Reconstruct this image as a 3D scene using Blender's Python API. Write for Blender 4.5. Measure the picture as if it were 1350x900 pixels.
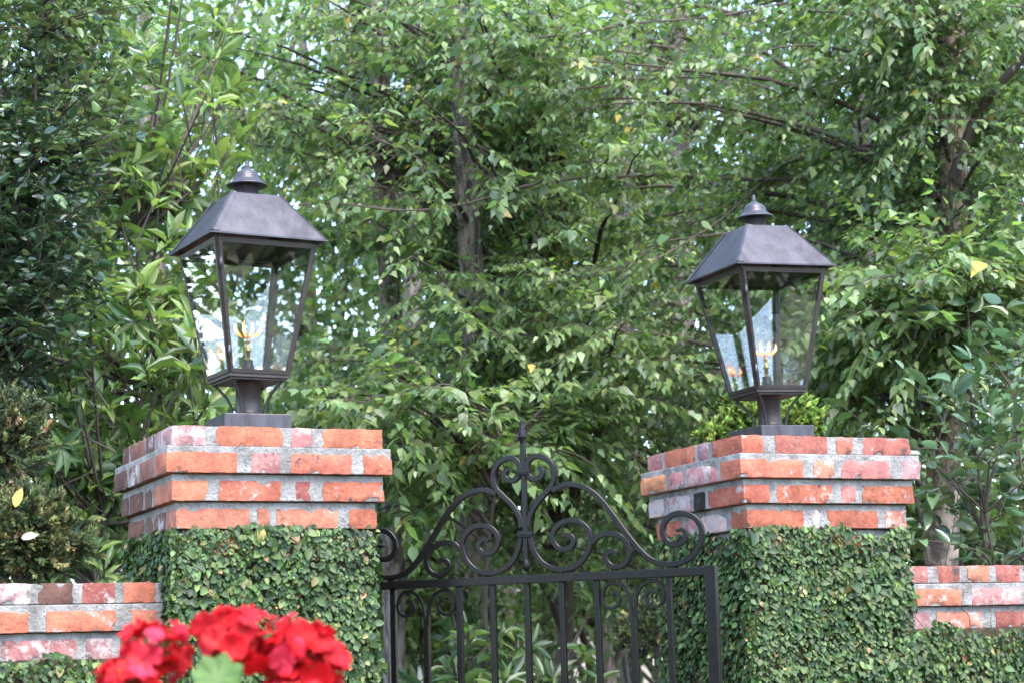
import bpy, bmesh, math, random
import numpy as np
from mathutils import Matrix, Vector

for o in list(bpy.data.objects): bpy.data.objects.remove(o)
SC = bpy.context.scene
COL = SC.collection
rng = np.random.default_rng(11)
random.seed(5)
R = math.radians

# ------------------------------------------------------------------ camera, sky, sun, exposure
ZT = 2.05                                     # height of the pillar tops above the ground
FPX, YAW, PIT, ROLL = 2584.34, R(23.929), R(9.2363), R(-1.6556)
CAM = np.array([-1.2617, -5.0816, ZT - 0.6439])
FW = np.array([math.sin(YAW)*math.cos(PIT), math.cos(YAW)*math.cos(PIT), math.sin(PIT)])
_rt = np.array([math.cos(YAW), -math.sin(YAW), 0.0]); _up = np.cross(_rt, FW)
RT = math.cos(ROLL)*_rt + math.sin(ROLL)*_up
UP = -math.sin(ROLL)*_rt + math.cos(ROLL)*_up
cd = bpy.data.cameras.new('camera'); cam = bpy.data.objects.new('camera', cd); COL.objects.link(cam)
cam.matrix_world = Matrix(((RT[0], UP[0], -FW[0], CAM[0]), (RT[1], UP[1], -FW[1], CAM[1]), (RT[2], UP[2], -FW[2], CAM[2]), (0, 0, 0, 1)))
cd.sensor_width = 36; cd.lens = FPX/1350*36; cd.clip_start = 0.05; cd.clip_end = 500
cd.dof.use_dof = True; cd.dof.focus_distance = 5.45; cd.dof.aperture_fstop = 6.6
SC.camera = cam

SUN_EL, SUN_AZ = R(58), R(176)                # azimuth clockwise from +Y: behind the camera
world = bpy.data.worlds.new('World'); SC.world = world; world.use_nodes = True
wn = world.node_tree; wn.nodes.clear()
sky = wn.nodes.new('ShaderNodeTexSky'); sky.sky_type = 'NISHITA'; sky.sun_disc = False
sky.sun_elevation = SUN_EL; sky.sun_rotation = SUN_AZ; sky.dust_density = 1.3; sky.air_density = 1.0; sky.ozone_density = 1.0
bg = wn.nodes.new('ShaderNodeBackground'); bg.inputs[1].default_value = 0.15
wo = wn.nodes.new('ShaderNodeOutputWorld')
wn.links.new(sky.outputs[0], bg.inputs[0]); wn.links.new(bg.outputs[0], wo.inputs[0])
sd = bpy.data.lights.new('sun', 'SUN'); sd.energy = 0.85; sd.angle = R(40); sd.color = (1.0, 0.94, 0.84)
sun = bpy.data.objects.new('sun', sd); COL.objects.link(sun)
sdir = Vector((math.sin(SUN_AZ)*math.cos(SUN_EL), math.cos(SUN_AZ)*math.cos(SUN_EL), math.sin(SUN_EL)))
sun.rotation_euler = sdir.to_track_quat('Z', 'Y').to_euler()
sun.location = (0, 0, 20)
SC.view_settings.view_transform = 'Standard'; SC.view_settings.look = 'None'
SC.view_settings.gamma = 1.0; SC.view_settings.use_curve_mapping = False
SC.view_settings.exposure = 3.12
SC.render.engine = 'CYCLES'
SC.cycles.max_bounces = 6; SC.cycles.transparent_max_bounces = 12
SC.cycles.diffuse_bounces = 3; SC.cycles.glossy_bounces = 3; SC.cycles.transmission_bounces = 4
SC.cycles.caustics_reflective = False; SC.cycles.caustics_refractive = False
SC.cycles.use_denoising = True

def at(u, v, d):
    """a world point from a direction in the view and its distance"""
    return CAM + d*(FW + RT*(u-675)/FPX - UP*(v-450)/FPX)

# ------------------------------------------------------------------ helpers
def nrm(a):
    a = np.asarray(a, float); return a/np.maximum(np.linalg.norm(a, axis=-1, keepdims=True), 1e-9)

def wl(o):
    v = Vector((0, 0, 0))
    while o is not None: v = v + o.location; o = o.parent
    return v

def thing(name, label, cat, loc=(0, 0, 0), group=None):
    o = bpy.data.objects.new(name, None); COL.objects.link(o); o.location = loc
    o.empty_display_size = 0.1
    o['label'] = label; o['category'] = cat
    if group: o['group'] = group
    return o

def link(name, me, mat, parent=None, local=False, kind=None):
    o = bpy.data.objects.new(name, me); COL.objects.link(o)
    if mat is not None and not me.materials: me.materials.append(mat)
    if parent is not None:
        o.parent = parent
        if not local: o.location = -wl(parent)
    if kind: o['kind'] = kind
    return o

def struct(name, me, mat):
    o = link(name, me, mat); o['kind'] = 'structure'; return o

def mesh_np(name, V, F, smooth=True, tint=None):
    """V (n,3), F (m,k) with fixed k; tint (n,3) per point"""
    V = np.asarray(V, np.float32); F = np.asarray(F, np.int32); m, k = F.shape
    me = bpy.data.meshes.new(name)
    me.vertices.add(len(V)); me.vertices.foreach_set('co', V.ravel())
    me.loops.add(m*k); me.loops.foreach_set('vertex_index', F.ravel())
    me.polygons.add(m); me.polygons.foreach_set('loop_start', np.arange(0, m*k, k, dtype=np.int32))
    me.polygons.foreach_set('use_smooth', np.full(m, smooth, bool))
    if tint is not None:
        at_ = me.attributes.new('tint', 'FLOAT_COLOR', 'POINT')
        c = np.ones((len(V), 4), np.float32); c[:, :3] = tint; at_.data.foreach_set('color', c.ravel())
    me.update(calc_edges=True)
    return me

def mesh_py(name, V, F, smooth=False):
    me = bpy.data.meshes.new(name); me.from_pydata([tuple(map(float, v)) for v in V], [], [tuple(f) for f in F])
    if smooth:
        for p in me.polygons: p.use_smooth = True
    me.update(); return me

def bm_mesh(name, bm, smooth=False):
    me = bpy.data.meshes.new(name); bm.normal_update(); bm.to_mesh(me); bm.free()
    if smooth:
        for p in me.polygons: p.use_smooth = True
    return me

def box_bm(x0, x1, y0, y1, z0, z1, bev=0.0, bm=None):
    b = bmesh.new()
    vs = [b.verts.new(p) for p in ((x0,y0,z0),(x1,y0,z0),(x1,y1,z0),(x0,y1,z0),(x0,y0,z1),(x1,y0,z1),(x1,y1,z1),(x0,y1,z1))]
    for f in ((0,3,2,1),(4,5,6,7),(0,1,5,4),(1,2,6,5),(2,3,7,6),(3,0,4,7)): b.faces.new([vs[i] for i in f])
    if bev: bmesh.ops.bevel(b, geom=list(b.edges), offset=bev, segments=2, affect='EDGES', profile=0.6)
    if bm is None: return b
    me = bpy.data.meshes.new('tmp'); b.to_mesh(me); b.free(); bm.from_mesh(me); bpy.data.meshes.remove(me); return bm

def catmull(P, n=6):
    P = np.asarray(P, float)
    Q = np.vstack([2*P[0]-P[1], P, 2*P[-1]-P[-2]]); out = []
    for i in range(1, len(Q)-2):
        for t in np.linspace(0, 1, n, endpoint=False):
            a, b, c, d = Q[i-1:i+3]
            out.append(0.5*((2*b)+(-a+c)*t+(2*a-5*b+4*c-d)*t*t+(-a+3*b-3*c+d)*t**3))
    out.append(P[-1]); return np.array(out)

def tube_arrays(P, rad, ns=6, cap=True, jitter=0.0):
    P = np.asarray(P, float); n = len(P); rad = np.broadcast_to(np.asarray(rad, float), (n,))
    T = nrm(np.gradient(P, axis=0)); ref = np.array([0.0, 0, 1]) if abs(T[0][2]) < 0.9 else np.array([1.0, 0, 0])
    V = []; u = nrm(np.cross(T[0], ref))
    an = np.linspace(0, 2*math.pi, ns, endpoint=False)
    for i in range(n):
        u = nrm(u - T[i]*np.dot(u, T[i])); w = np.cross(T[i], u)
        rr = rad[i]*(1 + jitter*rng.uniform(-1, 1, ns))
        V.append(P[i] + (np.cos(an)*rr)[:, None]*u + (np.sin(an)*rr)[:, None]*w)
    V = np.vstack(V); F = []
    for i in range(n-1):
        for k in range(ns):
            a, b = i*ns+k, i*ns+(k+1) % ns; F.append((a, b, b+ns, a+ns))
    return V, np.array(F)

class Tubes:
    def __init__(s): s.V = []; s.F = []; s.n = 0
    def add(s, P, rad, ns=4, jitter=0.0):
        V, F = tube_arrays(P, rad, ns, jitter=jitter); s.V.append(V); s.F.append(F+s.n); s.n += len(V)
    def mesh(s, name): return mesh_np(name, np.vstack(s.V), np.vstack(s.F))

# ------------------------------------------------------------------ node materials
def newmat(name):
    m = bpy.data.materials.new(name); m.use_nodes = True; nt = m.node_tree
    b = nt.nodes['Principled BSDF']; return m, nt, b, nt.nodes['Material Output']
def N(nt, t, **kw):
    n = nt.nodes.new(t)
    for k, v in kw.items():
        if k in n.inputs: n.inputs[k].default_value = v
        else: setattr(n, k, v)
    return n
def noise(nt, vec, scale, detail=4, rough=0.6):
    n = N(nt, 'ShaderNodeTexNoise', Scale=scale, Detail=detail, Roughness=rough)
    if vec is not None: nt.links.new(vec, n.inputs['Vector'])
    return n
def ramp(nt, fac, a, b, ca=(0,0,0,1), cb=(1,1,1,1)):
    r = N(nt, 'ShaderNodeValToRGB'); e = r.color_ramp.elements
    e[0].position = a; e[1].position = b; e[0].color = ca; e[1].color = cb
    nt.links.new(fac, r.inputs[0]); return r
def mix(nt, fac, a, b, mode='MIX'):
    m = N(nt, 'ShaderNodeMix', data_type='RGBA', blend_type=mode)
    for i, x in ((0, fac), (6, a), (7, b)):
        if hasattr(x, 'is_output'): nt.links.new(x, m.inputs[i])
        else: m.inputs[i].default_value = x
    return m.outputs[2]
def bump(nt, h, strength, dist, b):
    n = N(nt, 'ShaderNodeBump', Strength=strength, Distance=dist); nt.links.new(h, n.inputs['Height']); nt.links.new(n.outputs[0], b.inputs['Normal']); return n

def mat_leaf(name, rough=0.42, trans=0.35, spec=0.5, tcol=(1.22, 1.42, 0.68)):
    m, nt, b, out = newmat(name)
    a = N(nt, 'ShaderNodeAttribute', attribute_name='tint')
    tc = N(nt, 'ShaderNodeTexCoord')
    nz = noise(nt, tc.outputs['Object'], 60, 2)
    dirt = ramp(nt, nz.outputs[0], 0.3, 0.75, (0.75, 0.75, 0.75, 1), (1.2, 1.2, 1.2, 1))
    col = mix(nt, 1.0, a.outputs['Color'], dirt.outputs[0], 'MULTIPLY')
    nt.links.new(col, b.inputs['Base Color']); b.inputs['Roughness'].default_value = rough
    b.inputs['Specular IOR Level'].default_value = spec
    t = N(nt, 'ShaderNodeBsdfTranslucent')
    tm = mix(nt, 1.0, col, (*tcol, 1), 'MULTIPLY'); nt.links.new(tm, t.inputs['Color'])
    ms = N(nt, 'ShaderNodeMixShader'); ms.inputs[0].default_value = trans
    nt.links.new(b.outputs[0], ms.inputs[1]); nt.links.new(t.outputs[0], ms.inputs[2]); nt.links.new(ms.outputs[0], out.inputs['Surface'])
    return m

def mat_brick():
    m, nt, b, out = newmat('old_brick')
    oi = N(nt, 'ShaderNodeObjectInfo'); tc = N(nt, 'ShaderNodeTexCoord')
    add = N(nt, 'ShaderNodeVectorMath', operation='ADD'); sc = N(nt, 'ShaderNodeVectorMath', operation='SCALE'); sc.inputs['Scale'].default_value = 37
    cx = N(nt, 'ShaderNodeCombineXYZ')
    for i in range(3): nt.links.new(oi.outputs['Random'], cx.inputs[i])
    nt.links.new(cx.outputs[0], sc.inputs[0]); nt.links.new(tc.outputs['Object'], add.inputs[0]); nt.links.new(sc.outputs[0], add.inputs[1])
    v = add.outputs[0]
    n1 = noise(nt, v, 14, 6, 0.7); n2 = noise(nt, v, 21, 8, 0.74); n3 = noise(nt, v, 90, 4, 0.7); n4 = noise(nt, v, 16, 5, 0.75)
    c1 = mix(nt, ramp(nt, n1.outputs[0], 0.38, 0.64).outputs[0], mix(nt, 1.0, oi.outputs['Color'], (0.72, 0.62, 0.62, 1), 'MULTIPLY'), mix(nt, 1.0, oi.outputs['Color'], (1.22, 1.18, 1.12, 1), 'MULTIPLY'))
    c2 = mix(nt, ramp(nt, n3.outputs[0], 0.35, 0.7, (0.72, 0.72, 0.72, 1), (1.18, 1.18, 1.18, 1)).outputs[0], (0, 0, 0, 1), c1)
    m3 = mix(nt, 1.0, c1, ramp(nt, n3.outputs[0], 0.35, 0.7, (0.78, 0.78, 0.78, 1), (1.15, 1.15, 1.15, 1)).outputs[0], 'MULTIPLY')
    # lime mortar smeared over the face; amount from the brick's own alpha
    thr = N(nt, 'ShaderNodeMath', operation='SUBTRACT'); nt.links.new(n2.outputs[0], thr.inputs[0]); nt.links.new(oi.outputs['Alpha'], thr.inputs[1])
    lime = ramp(nt, thr.outputs[0], -0.10, 0.10)
    c4 = mix(nt, lime.outputs[0], m3, (0.37, 0.32, 0.30, 1))
    soot = ramp(nt, n4.outputs[0], 0.59, 0.68)
    c5 = mix(nt, soot.outputs[0], c4, (0.06, 0.045, 0.04, 1))
    nt.links.new(c5, b.inputs['Base Color']); b.inputs['Roughness'].default_value = 0.9; b.inputs['Specular IOR Level'].default_value = 0.25
    h = N(nt, 'ShaderNodeMath', operation='MULTIPLY_ADD'); nt.links.new(n2.outputs[0], h.inputs[0]); h.inputs[1].default_value = 1.0; nt.links.new(n3.outputs[0], h.inputs[2])
    bump(nt, h.outputs[0], 0.9, 0.004, b)
    return m

def mat_mortar():
    m, nt, b, out = newmat('lime_mortar'); tc = N(nt, 'ShaderNodeTexCoord')
    n1 = noise(nt, tc.outputs['Object'], 14, 5, 0.7); n2 = noise(nt, tc.outputs['Object'], 120, 4, 0.7); n3 = noise(nt, tc.outputs['Object'], 30, 5, 0.75)
    c = mix(nt, ramp(nt, n1.outputs[0], 0.35, 0.7).outputs[0], (0.145, 0.135, 0.125, 1), (0.345, 0.33, 0.31, 1))
    c = mix(nt, ramp(nt, n3.outputs[0], 0.57, 0.70).outputs[0], c, (0.11, 0.10, 0.085, 1))
    nt.links.new(c, b.inputs['Base Color']); b.inputs['Roughness'].default_value = 0.95; b.inputs['Specular IOR Level'].default_value = 0.2
    h = N(nt, 'ShaderNodeMath', operation='ADD'); nt.links.new(n2.outputs[0], h.inputs[0]); nt.links.new(n3.outputs[0], h.inputs[1])
    bump(nt, h.outputs[0], 1.0, 0.006, b); return m

def mat_plain(name, c, rough=0.5, metal=0.0, spec=0.5, var=0.25, scale=20, bstr=0.0, bdist=0.002, c2=None, lo=0.4, hi=0.65, stretch=None):
    m, nt, b, out = newmat(name); tc = N(nt, 'ShaderNodeTexCoord'); v = tc.outputs['Object']
    if stretch:
        mp = N(nt, 'ShaderNodeMapping'); mp.inputs['Scale'].default_value = stretch; nt.links.new(v, mp.inputs[0]); v = mp.outputs[0]
    n1 = noise(nt, v, scale, 6, 0.68)
    c2 = c2 or tuple(x*(1-var) for x in c)
    col = mix(nt, ramp(nt, n1.outputs[0], lo, hi).outputs[0], (*c2, 1), (*c, 1))
    nt.links.new(col, b.inputs['Base Color']); b.inputs['Roughness'].default_value = rough; b.inputs['Metallic'].default_value = metal
    b.inputs['Specular IOR Level'].default_value = spec
    if bstr: bump(nt, n1.outputs[0], bstr, bdist, b)
    return m

def mat_glass():
    m, nt, b, out = newmat('clear_glass'); nt.nodes.remove(b)
    tr = N(nt, 'ShaderNodeBsdfTransparent', Color=(0.97, 0.985, 0.98, 1)); gl = N(nt, 'ShaderNodeBsdfGlossy', Roughness=0.004)
    ms = N(nt, 'ShaderNodeMixShader'); ge = N(nt, 'ShaderNodeNewGeometry')
    dt = N(nt, 'ShaderNodeVectorMath', operation='DOT_PRODUCT'); nt.links.new(ge.outputs['Incoming'], dt.inputs[0]); nt.links.new(ge.outputs['Normal'], dt.inputs[1])
    def mth(op, a, b=None):
        n = N(nt, 'ShaderNodeMath', operation=op)
        for i, x in enumerate((a, b)):
            if x is None: continue
            if hasattr(x, 'is_output'): nt.links.new(x, n.inputs[i])
            else: n.inputs[i].default_value = x
        return n.outputs[0]
    om = mth('SUBTRACT', 1.0, mth('ABSOLUTE', dt.outputs['Value'])); F = mth('ADD', mth('MULTIPLY', mth('POWER', om, 5.0), 0.87), 0.13)   # Schlick, the same from both sides
    nt.links.new(F, ms.inputs[0]); nt.links.new(tr.outputs[0], ms.inputs[1]); nt.links.new(gl.outputs[0], ms.inputs[2]); nt.links.new(ms.outputs[0], out.inputs['Surface'])
    return m

def mat_emit(name, c, s):
    m, nt, b, out = newmat(name); b.inputs['Base Color'].default_value = (*c, 1); b.inputs['Emission Color'].default_value = (*c, 1); b.inputs['Emission Strength'].default_value = s
    return m

def mat_flame():
    m, nt, b, out = newmat('gas_flame'); tc = N(nt, 'ShaderNodeTexCoord'); sx = N(nt, 'ShaderNodeSeparateXYZ'); nt.links.new(tc.outputs['Object'], sx.inputs[0])
    mr = N(nt, 'ShaderNodeMapRange'); mr.inputs['From Min'].default_value = .288; mr.inputs['From Max'].default_value = .334; nt.links.new(sx.outputs['Z'], mr.inputs['Value'])
    r = N(nt, 'ShaderNodeValToRGB'); nt.links.new(mr.outputs[0], r.inputs[0]); e = r.color_ramp.elements
    e[0].position = 0; e[0].color = (.20, .06, .02, 1); e[1].position = 1; e[1].color = (.8, .10, .01, 1)
    for p, c in ((.22, (.8, .16, .02, 1)), (.48, (1, .62, .28, 1)), (.75, (1, .26, .03, 1))): x = e.new(p); x.color = c
    nt.links.new(r.outputs[0], b.inputs['Emission Color']); b.inputs['Emission Strength'].default_value = 1.5; b.inputs['Alpha'].default_value = 0.8; b.inputs['Base Color'].default_value = (0, 0, 0, 1); b.inputs['Specular IOR Level'].default_value = 0
    return m
M = dict(
    brick=mat_brick(), mortar=mat_mortar(), glass=mat_glass(),
    iron=mat_plain('black_iron', (0.003, 0.003, 0.0038), 0.27, 0.0, 0.20, c2=(0.006, 0.0055, 0.0055), scale=35, bstr=0.15, bdist=0.001, lo=0.5, hi=0.72),
    bronze=mat_plain('aged_bronze', (0.066, 0.061, 0.068), 0.42, 0.6, 0.5, c2=(0.036, 0.030, 0.032), scale=13, bstr=0.22, bdist=0.003, lo=0.36, hi=0.62, stretch=(1.6, 1.6, .45)),
    frame=mat_plain('dark_bronze_frame', (0.028, 0.024, 0.023), 0.42, 0.4, 0.35, c2=(0.042, 0.033, 0.029), scale=30, bstr=0.15, bdist=0.001, lo=0.45, hi=0.6),
    brass=mat_plain('worn_brass', (0.45, 0.33, 0.14), 0.35, 0.9, 0.5, scale=60),
    dark=mat_plain('dark_iron_fitting', (0.03, 0.027, 0.026), 0.5, 0.3),
    flame=mat_flame(),
    pine=mat_plain('pine_bark', (0.34, 0.285, 0.25), 0.95, 0, 0.2, c2=(0.09, 0.072, 0.063), scale=22, bstr=1.0, bdist=0.05, stretch=(1.5, 1.5, 0.28), lo=0.42, hi=0.58),
    birchbark=mat_plain('peeling_birch_bark', (0.50, 0.36, 0.27), 0.85, 0, 0.2, c2=(0.12, 0.09, 0.072), scale=12, bstr=1.0, bdist=0.04, stretch=(1, 1, 0.7), lo=0.44, hi=0.58),
    palebark=mat_plain('pale_bark', (0.30, 0.26, 0.22), 0.9, 0, 0.2, c2=(0.10, 0.085, 0.07), scale=8, bstr=0.9, bdist=0.03, stretch=(1, 1, 0.5)),
    twig=mat_plain('twig_bark', (0.075, 0.055, 0.045), 0.8, 0, 0.3, scale=30, bstr=0.4, bdist=0.003),
    leaf=mat_leaf('leaf', 0.38, 0.45, 0.5), gloss=mat_leaf('glossy_leaf', 0.24, 0.2, 0.6), far=mat_leaf('soft_leaf', 0.55, 0.45, 0.35),
    needle=mat_leaf('needles', 0.6, 0.3, 0.3), petal=mat_leaf('petal', 0.6, 0.35, 0.25, (1.1, 0.9, 0.9)),
    overgrown=mat_plain('overgrown_brick', (0.075, 0.055, 0.035), 0.95, 0, 0.15, c2=(0.03, 0.028, 0.014), scale=40, bstr=0.8, bdist=0.01),
    soil=mat_plain('leaf_litter_ground', (0.10, 0.085, 0.05), 1.0, 0, 0.1, c2=(0.03, 0.035, 0.015), scale=3, bstr=0.8, bdist=0.05),
    paving=mat_plain('path_gravel', (0.24, 0.21, 0.18), 0.95, 0, 0.2, scale=12, bstr=0.6, bdist=0.01),
    stone=mat_plain('grey_stone', (0.34, 0.32, 0.29), 0.9, 0, 0.3, scale=8, bstr=0.5, bdist=0.01),
    clay=mat_plain('terracotta', (0.42, 0.19, 0.11), 0.85, 0, 0.3, scale=10, bstr=0.2),
    plaster=mat_plain('cream_plaster', (0.30, 0.27, 0.22), 0.9, 0, 0.2, scale=4, var=0.2),
    roofing=mat_plain('grey_shingle', (0.12, 0.115, 0.11), 0.9, 0, 0.2, scale=14),
    shade=mat_plain('window_glass_dark', (0.02, 0.024, 0.027), 0.1, 0, 0.5),
)

# ------------------------------------------------------------------ leaves
def leaf_template(kind):
    """points (along 0..1, across -.5...5, up) and triangles, folded on the midrib and arched"""
    prof = dict(birch=[(0, 0), (.10, .30), (.30, .5), (.52, .38), (.74, .19), (1, 0)],
                lance=[(0, .03), (.18, .26), (.42, .5), (.68, .42), (.88, .18), (1, 0)],
                ellipse=[(0, .04), (.15, .34), (.42, .5), (.70, .40), (.9, .16), (1, 0)],
                fig=[(0, 0), (.10, .36), (.36, .5), (.68, .40), (.90, .19), (1, 0)],
                simple=[(0, 0), (.38, .5), (1, 0)],
                birch_lo=[(0, 0), (.27, .5), (.62, .29), (1, 0)], lance_lo=[(0, 0), (.30, .46), (.70, .40), (1, 0)],
                ellipse_lo=[(0, 0), (.28, .46), (.68, .41), (1, 0)], fig_lo=[(0, 0), (.24, .47), (.68, .40), (1, 0)])[kind]
    kind = kind.replace('_lo', '')
    arch = dict(birch=.16, lance=.16, ellipse=.12, fig=.12, simple=.08)[kind]
    fold = dict(birch=.16, lance=.30, ellipse=.24, fig=.18, simple=.16)[kind]
    V = []; F = []; mid = []; lf = []; rt = []
    for t, w in prof:
        z = -arch*t*t*1.2
        mid.append(len(V)); V.append((t, 0, z))
        if w > 0.02 and 0 < t < 1:
            zz = z + fold*w - (0.10*w if kind == 'birch' else 0)
            lf.append(len(V)); V.append((t, w, zz)); rt.append(len(V)); V.append((t, -w, zz))
        else: lf.append(mid[-1]); rt.append(mid[-1])
    for i in range(len(prof)-1):
        for s, flip in ((lf, 0), (rt, 1)):
            a, b, c, d = mid[i], s[i], s[i+1], mid[i+1]
            for tri in ((a, d, c), (a, c, b)):
                if len(set(tri)) == 3: F.append(tri if not flip else tri[::-1])
    return np.array(V, float), np.array(F, int)
TPL = {k: leaf_template(k) for k in ('birch', 'lance', 'ellipse', 'fig', 'simple', 'birch_lo', 'lance_lo', 'ellipse_lo', 'fig_lo')}

# thin places in the foliage, in front of the trunks
GAPS = [(590, 652, 140, 330, 9.5, .33), (600, 655, 330, 480, 9.5, .6), (484, 530, 160, 270, 10.2, .13), (530, 610, 150, 240, 9.6, .5), (1230, 1284, 150, 310, 8.9, .32), (1220, 1268, 540, 740, 8.9, .5), (1110, 1160, 120, 200, 12.4, .4)]
class Leaves:
    """collects leaves; build() makes the nearest ones objects of their own and joins the rest"""
    def __init__(s): s.P = []; s.D = []; s.Nn = []; s.L = []; s.W = []; s.T = []
    def add(s, P, D, Nn, L, W, T):
        P = np.atleast_2d(P); n = len(P)
        s.P.append(P); s.D.append(np.broadcast_to(np.atleast_2d(D), (n, 3))); s.Nn.append(np.broadcast_to(np.atleast_2d(Nn), (n, 3)))
        s.L.append(np.broadcast_to(L, (n,))); s.W.append(np.broadcast_to(W, (n,))); s.T.append(np.broadcast_to(np.atleast_2d(T), (n, 3)))
    def arrays(s):
        P = np.vstack(s.P); D = nrm(np.vstack(s.D)); Nn = np.vstack(s.Nn); Nn = nrm(Nn - D*(D*Nn).sum(1)[:, None])
        L, W, T = np.concatenate(s.L), np.concatenate(s.W), np.vstack(s.T)
        rel = P-CAM; dep = rel@FW; u = 675+FPX*(rel@RT)/dep; v = 450-FPX*(rel@UP)/dep; ok = np.ones(len(P), bool)
        for u0, u1, v0, v1, dm, keep in GAPS: ok &= ~((u > u0) & (u < u1) & (v > v0) & (v < v1) & (dep > 6.2) & (dep < dm) & (rng.random(len(P)) > keep))
        return P[ok], D[ok], Nn[ok], L[ok], W[ok], T[ok]
    def count(s): return sum(len(p) for p in s.P)
    def build(s, root, mat, tpl, single=0, part='foliage', keep=None):
        P, D, Nn, L, W, T = s.arrays(); A = np.cross(Nn, D)
        tv, tf = TPL[tpl]
        pick = np.zeros(len(P), bool)
        if single:
            rel = P - CAM; dep = rel@FW; u = 675+FPX*(rel@RT)/dep; v = 450-FPX*(rel@UP)/dep
            inside = (u > -20) & (u < 1370) & (v > -20) & (v < 920)
            face = np.abs((Nn*nrm(rel)).sum(1))
            score = np.where(inside, L*W*(0.3+face)/dep**2, 0)
            if keep is not None: score = score*keep(P)
            idx = np.argsort(-score)[:single]; idx = idx[score[idx] > 0]; pick[idx] = True
        r = ~pick
        hi = (tv, tf)
        if r.any():
            n = int(r.sum()); tv, tf = TPL.get(tpl+'_lo', hi)
            k = rng.uniform(0.3, 1.7, (n, 1))                       # uneven arch
            z = tv[None, :, 2]*k
            V = P[r][:, None] + D[r][:, None]*(tv[None, :, 0:1]*L[r][:, None, None]) + A[r][:, None]*(tv[None, :, 1:2]*W[r][:, None, None]) + Nn[r][:, None]*(z*L[r][:, None])[..., None]
            F = tf[None] + (np.arange(n)*len(tv))[:, None, None]
            me = mesh_np(part, V.reshape(-1, 3), F.reshape(-1, 3), True, np.repeat(T[r], len(tv), 0))
            link(part, me, mat, root, kind='stuff')
        ii = np.where(pick)[0]
        if len(ii):
            off = np.array(wl(root)); groups = {}; tv, tf = hi
            for j in ii:                                            # leaves of a like colour share a mesh
                key = tuple(np.round(np.log2(np.maximum(T[j], .004))*2).astype(int)) + (int(rng.integers(0, 3)),)
                if key not in groups:
                    vv = tv.copy(); vv[:, 2] *= (0.4, 1.0, 1.7)[key[3]]
                    me = mesh_np('leaf', vv, tf, True, np.repeat(T[j][None], len(tv), 0)); me.materials.append(mat); groups[key] = me
                o = bpy.data.objects.new('leaf', groups[key]); COL.objects.link(o); o.parent = root
                a, d, nn, p = A[j]*W[j], D[j]*L[j], Nn[j]*L[j], P[j]-off
                o.matrix_basis = Matrix(((d[0], a[0], nn[0], p[0]), (d[1], a[1], nn[1], p[1]), (d[2], a[2], nn[2], p[2]), (0, 0, 0, 1)))

def tints(n, base, var=0.25, alts=(), grey=.13):
    """n leaf colours round a base; alts = [(share, colour)]"""
    T = np.repeat(np.array([base], float), n, 0)
    x = rng.random(n); c = 0
    for sh, colr in alts:
        T[(x >= c) & (x < c+sh)] = colr; c += sh
    T *= np.exp(rng.normal(0, var, (n, 1))); T[:, 0] *= 1.10 if grey else 1.0; T[:, 0] *= np.exp(rng.normal(0, var*0.5, n)); T = T*(1-grey) + grey*(T@np.array([.3, .6, .1]))[:, None]; return np.clip(T, 0.004, 0.8)

UPV = np.array([0, 0, 1.0])
def rand_dir(n): return nrm(rng.normal(0, 1, (n, 3)))

# ------------------------------------------------------------------ ground
def grid_ground():
    n = 60; xs = np.linspace(-90, 110, n); ys = np.linspace(-60, 140, n)
    X, Y = np.meshgrid(xs, ys); Z = 0.05*np.sin(X*.31)*np.cos(Y*.27) + np.clip((Y-14)*0.012, 0, 2.0) - 0.055
    V = np.stack([X, Y, Z], -1).reshape(-1, 3); F = [(j*n+i, j*n+i+1, (j+1)*n+i+1, (j+1)*n+i) for j in range(n-1) for i in range(n-1)]
    return mesh_np('ground', V, np.array(F))
struct('ground', grid_ground(), M['soil'])
struct('path', bm_mesh('path', box_bm(0.45, 1.85, -8, 6, -0.12, 0.05, 0.01)), M['paving'])

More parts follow.
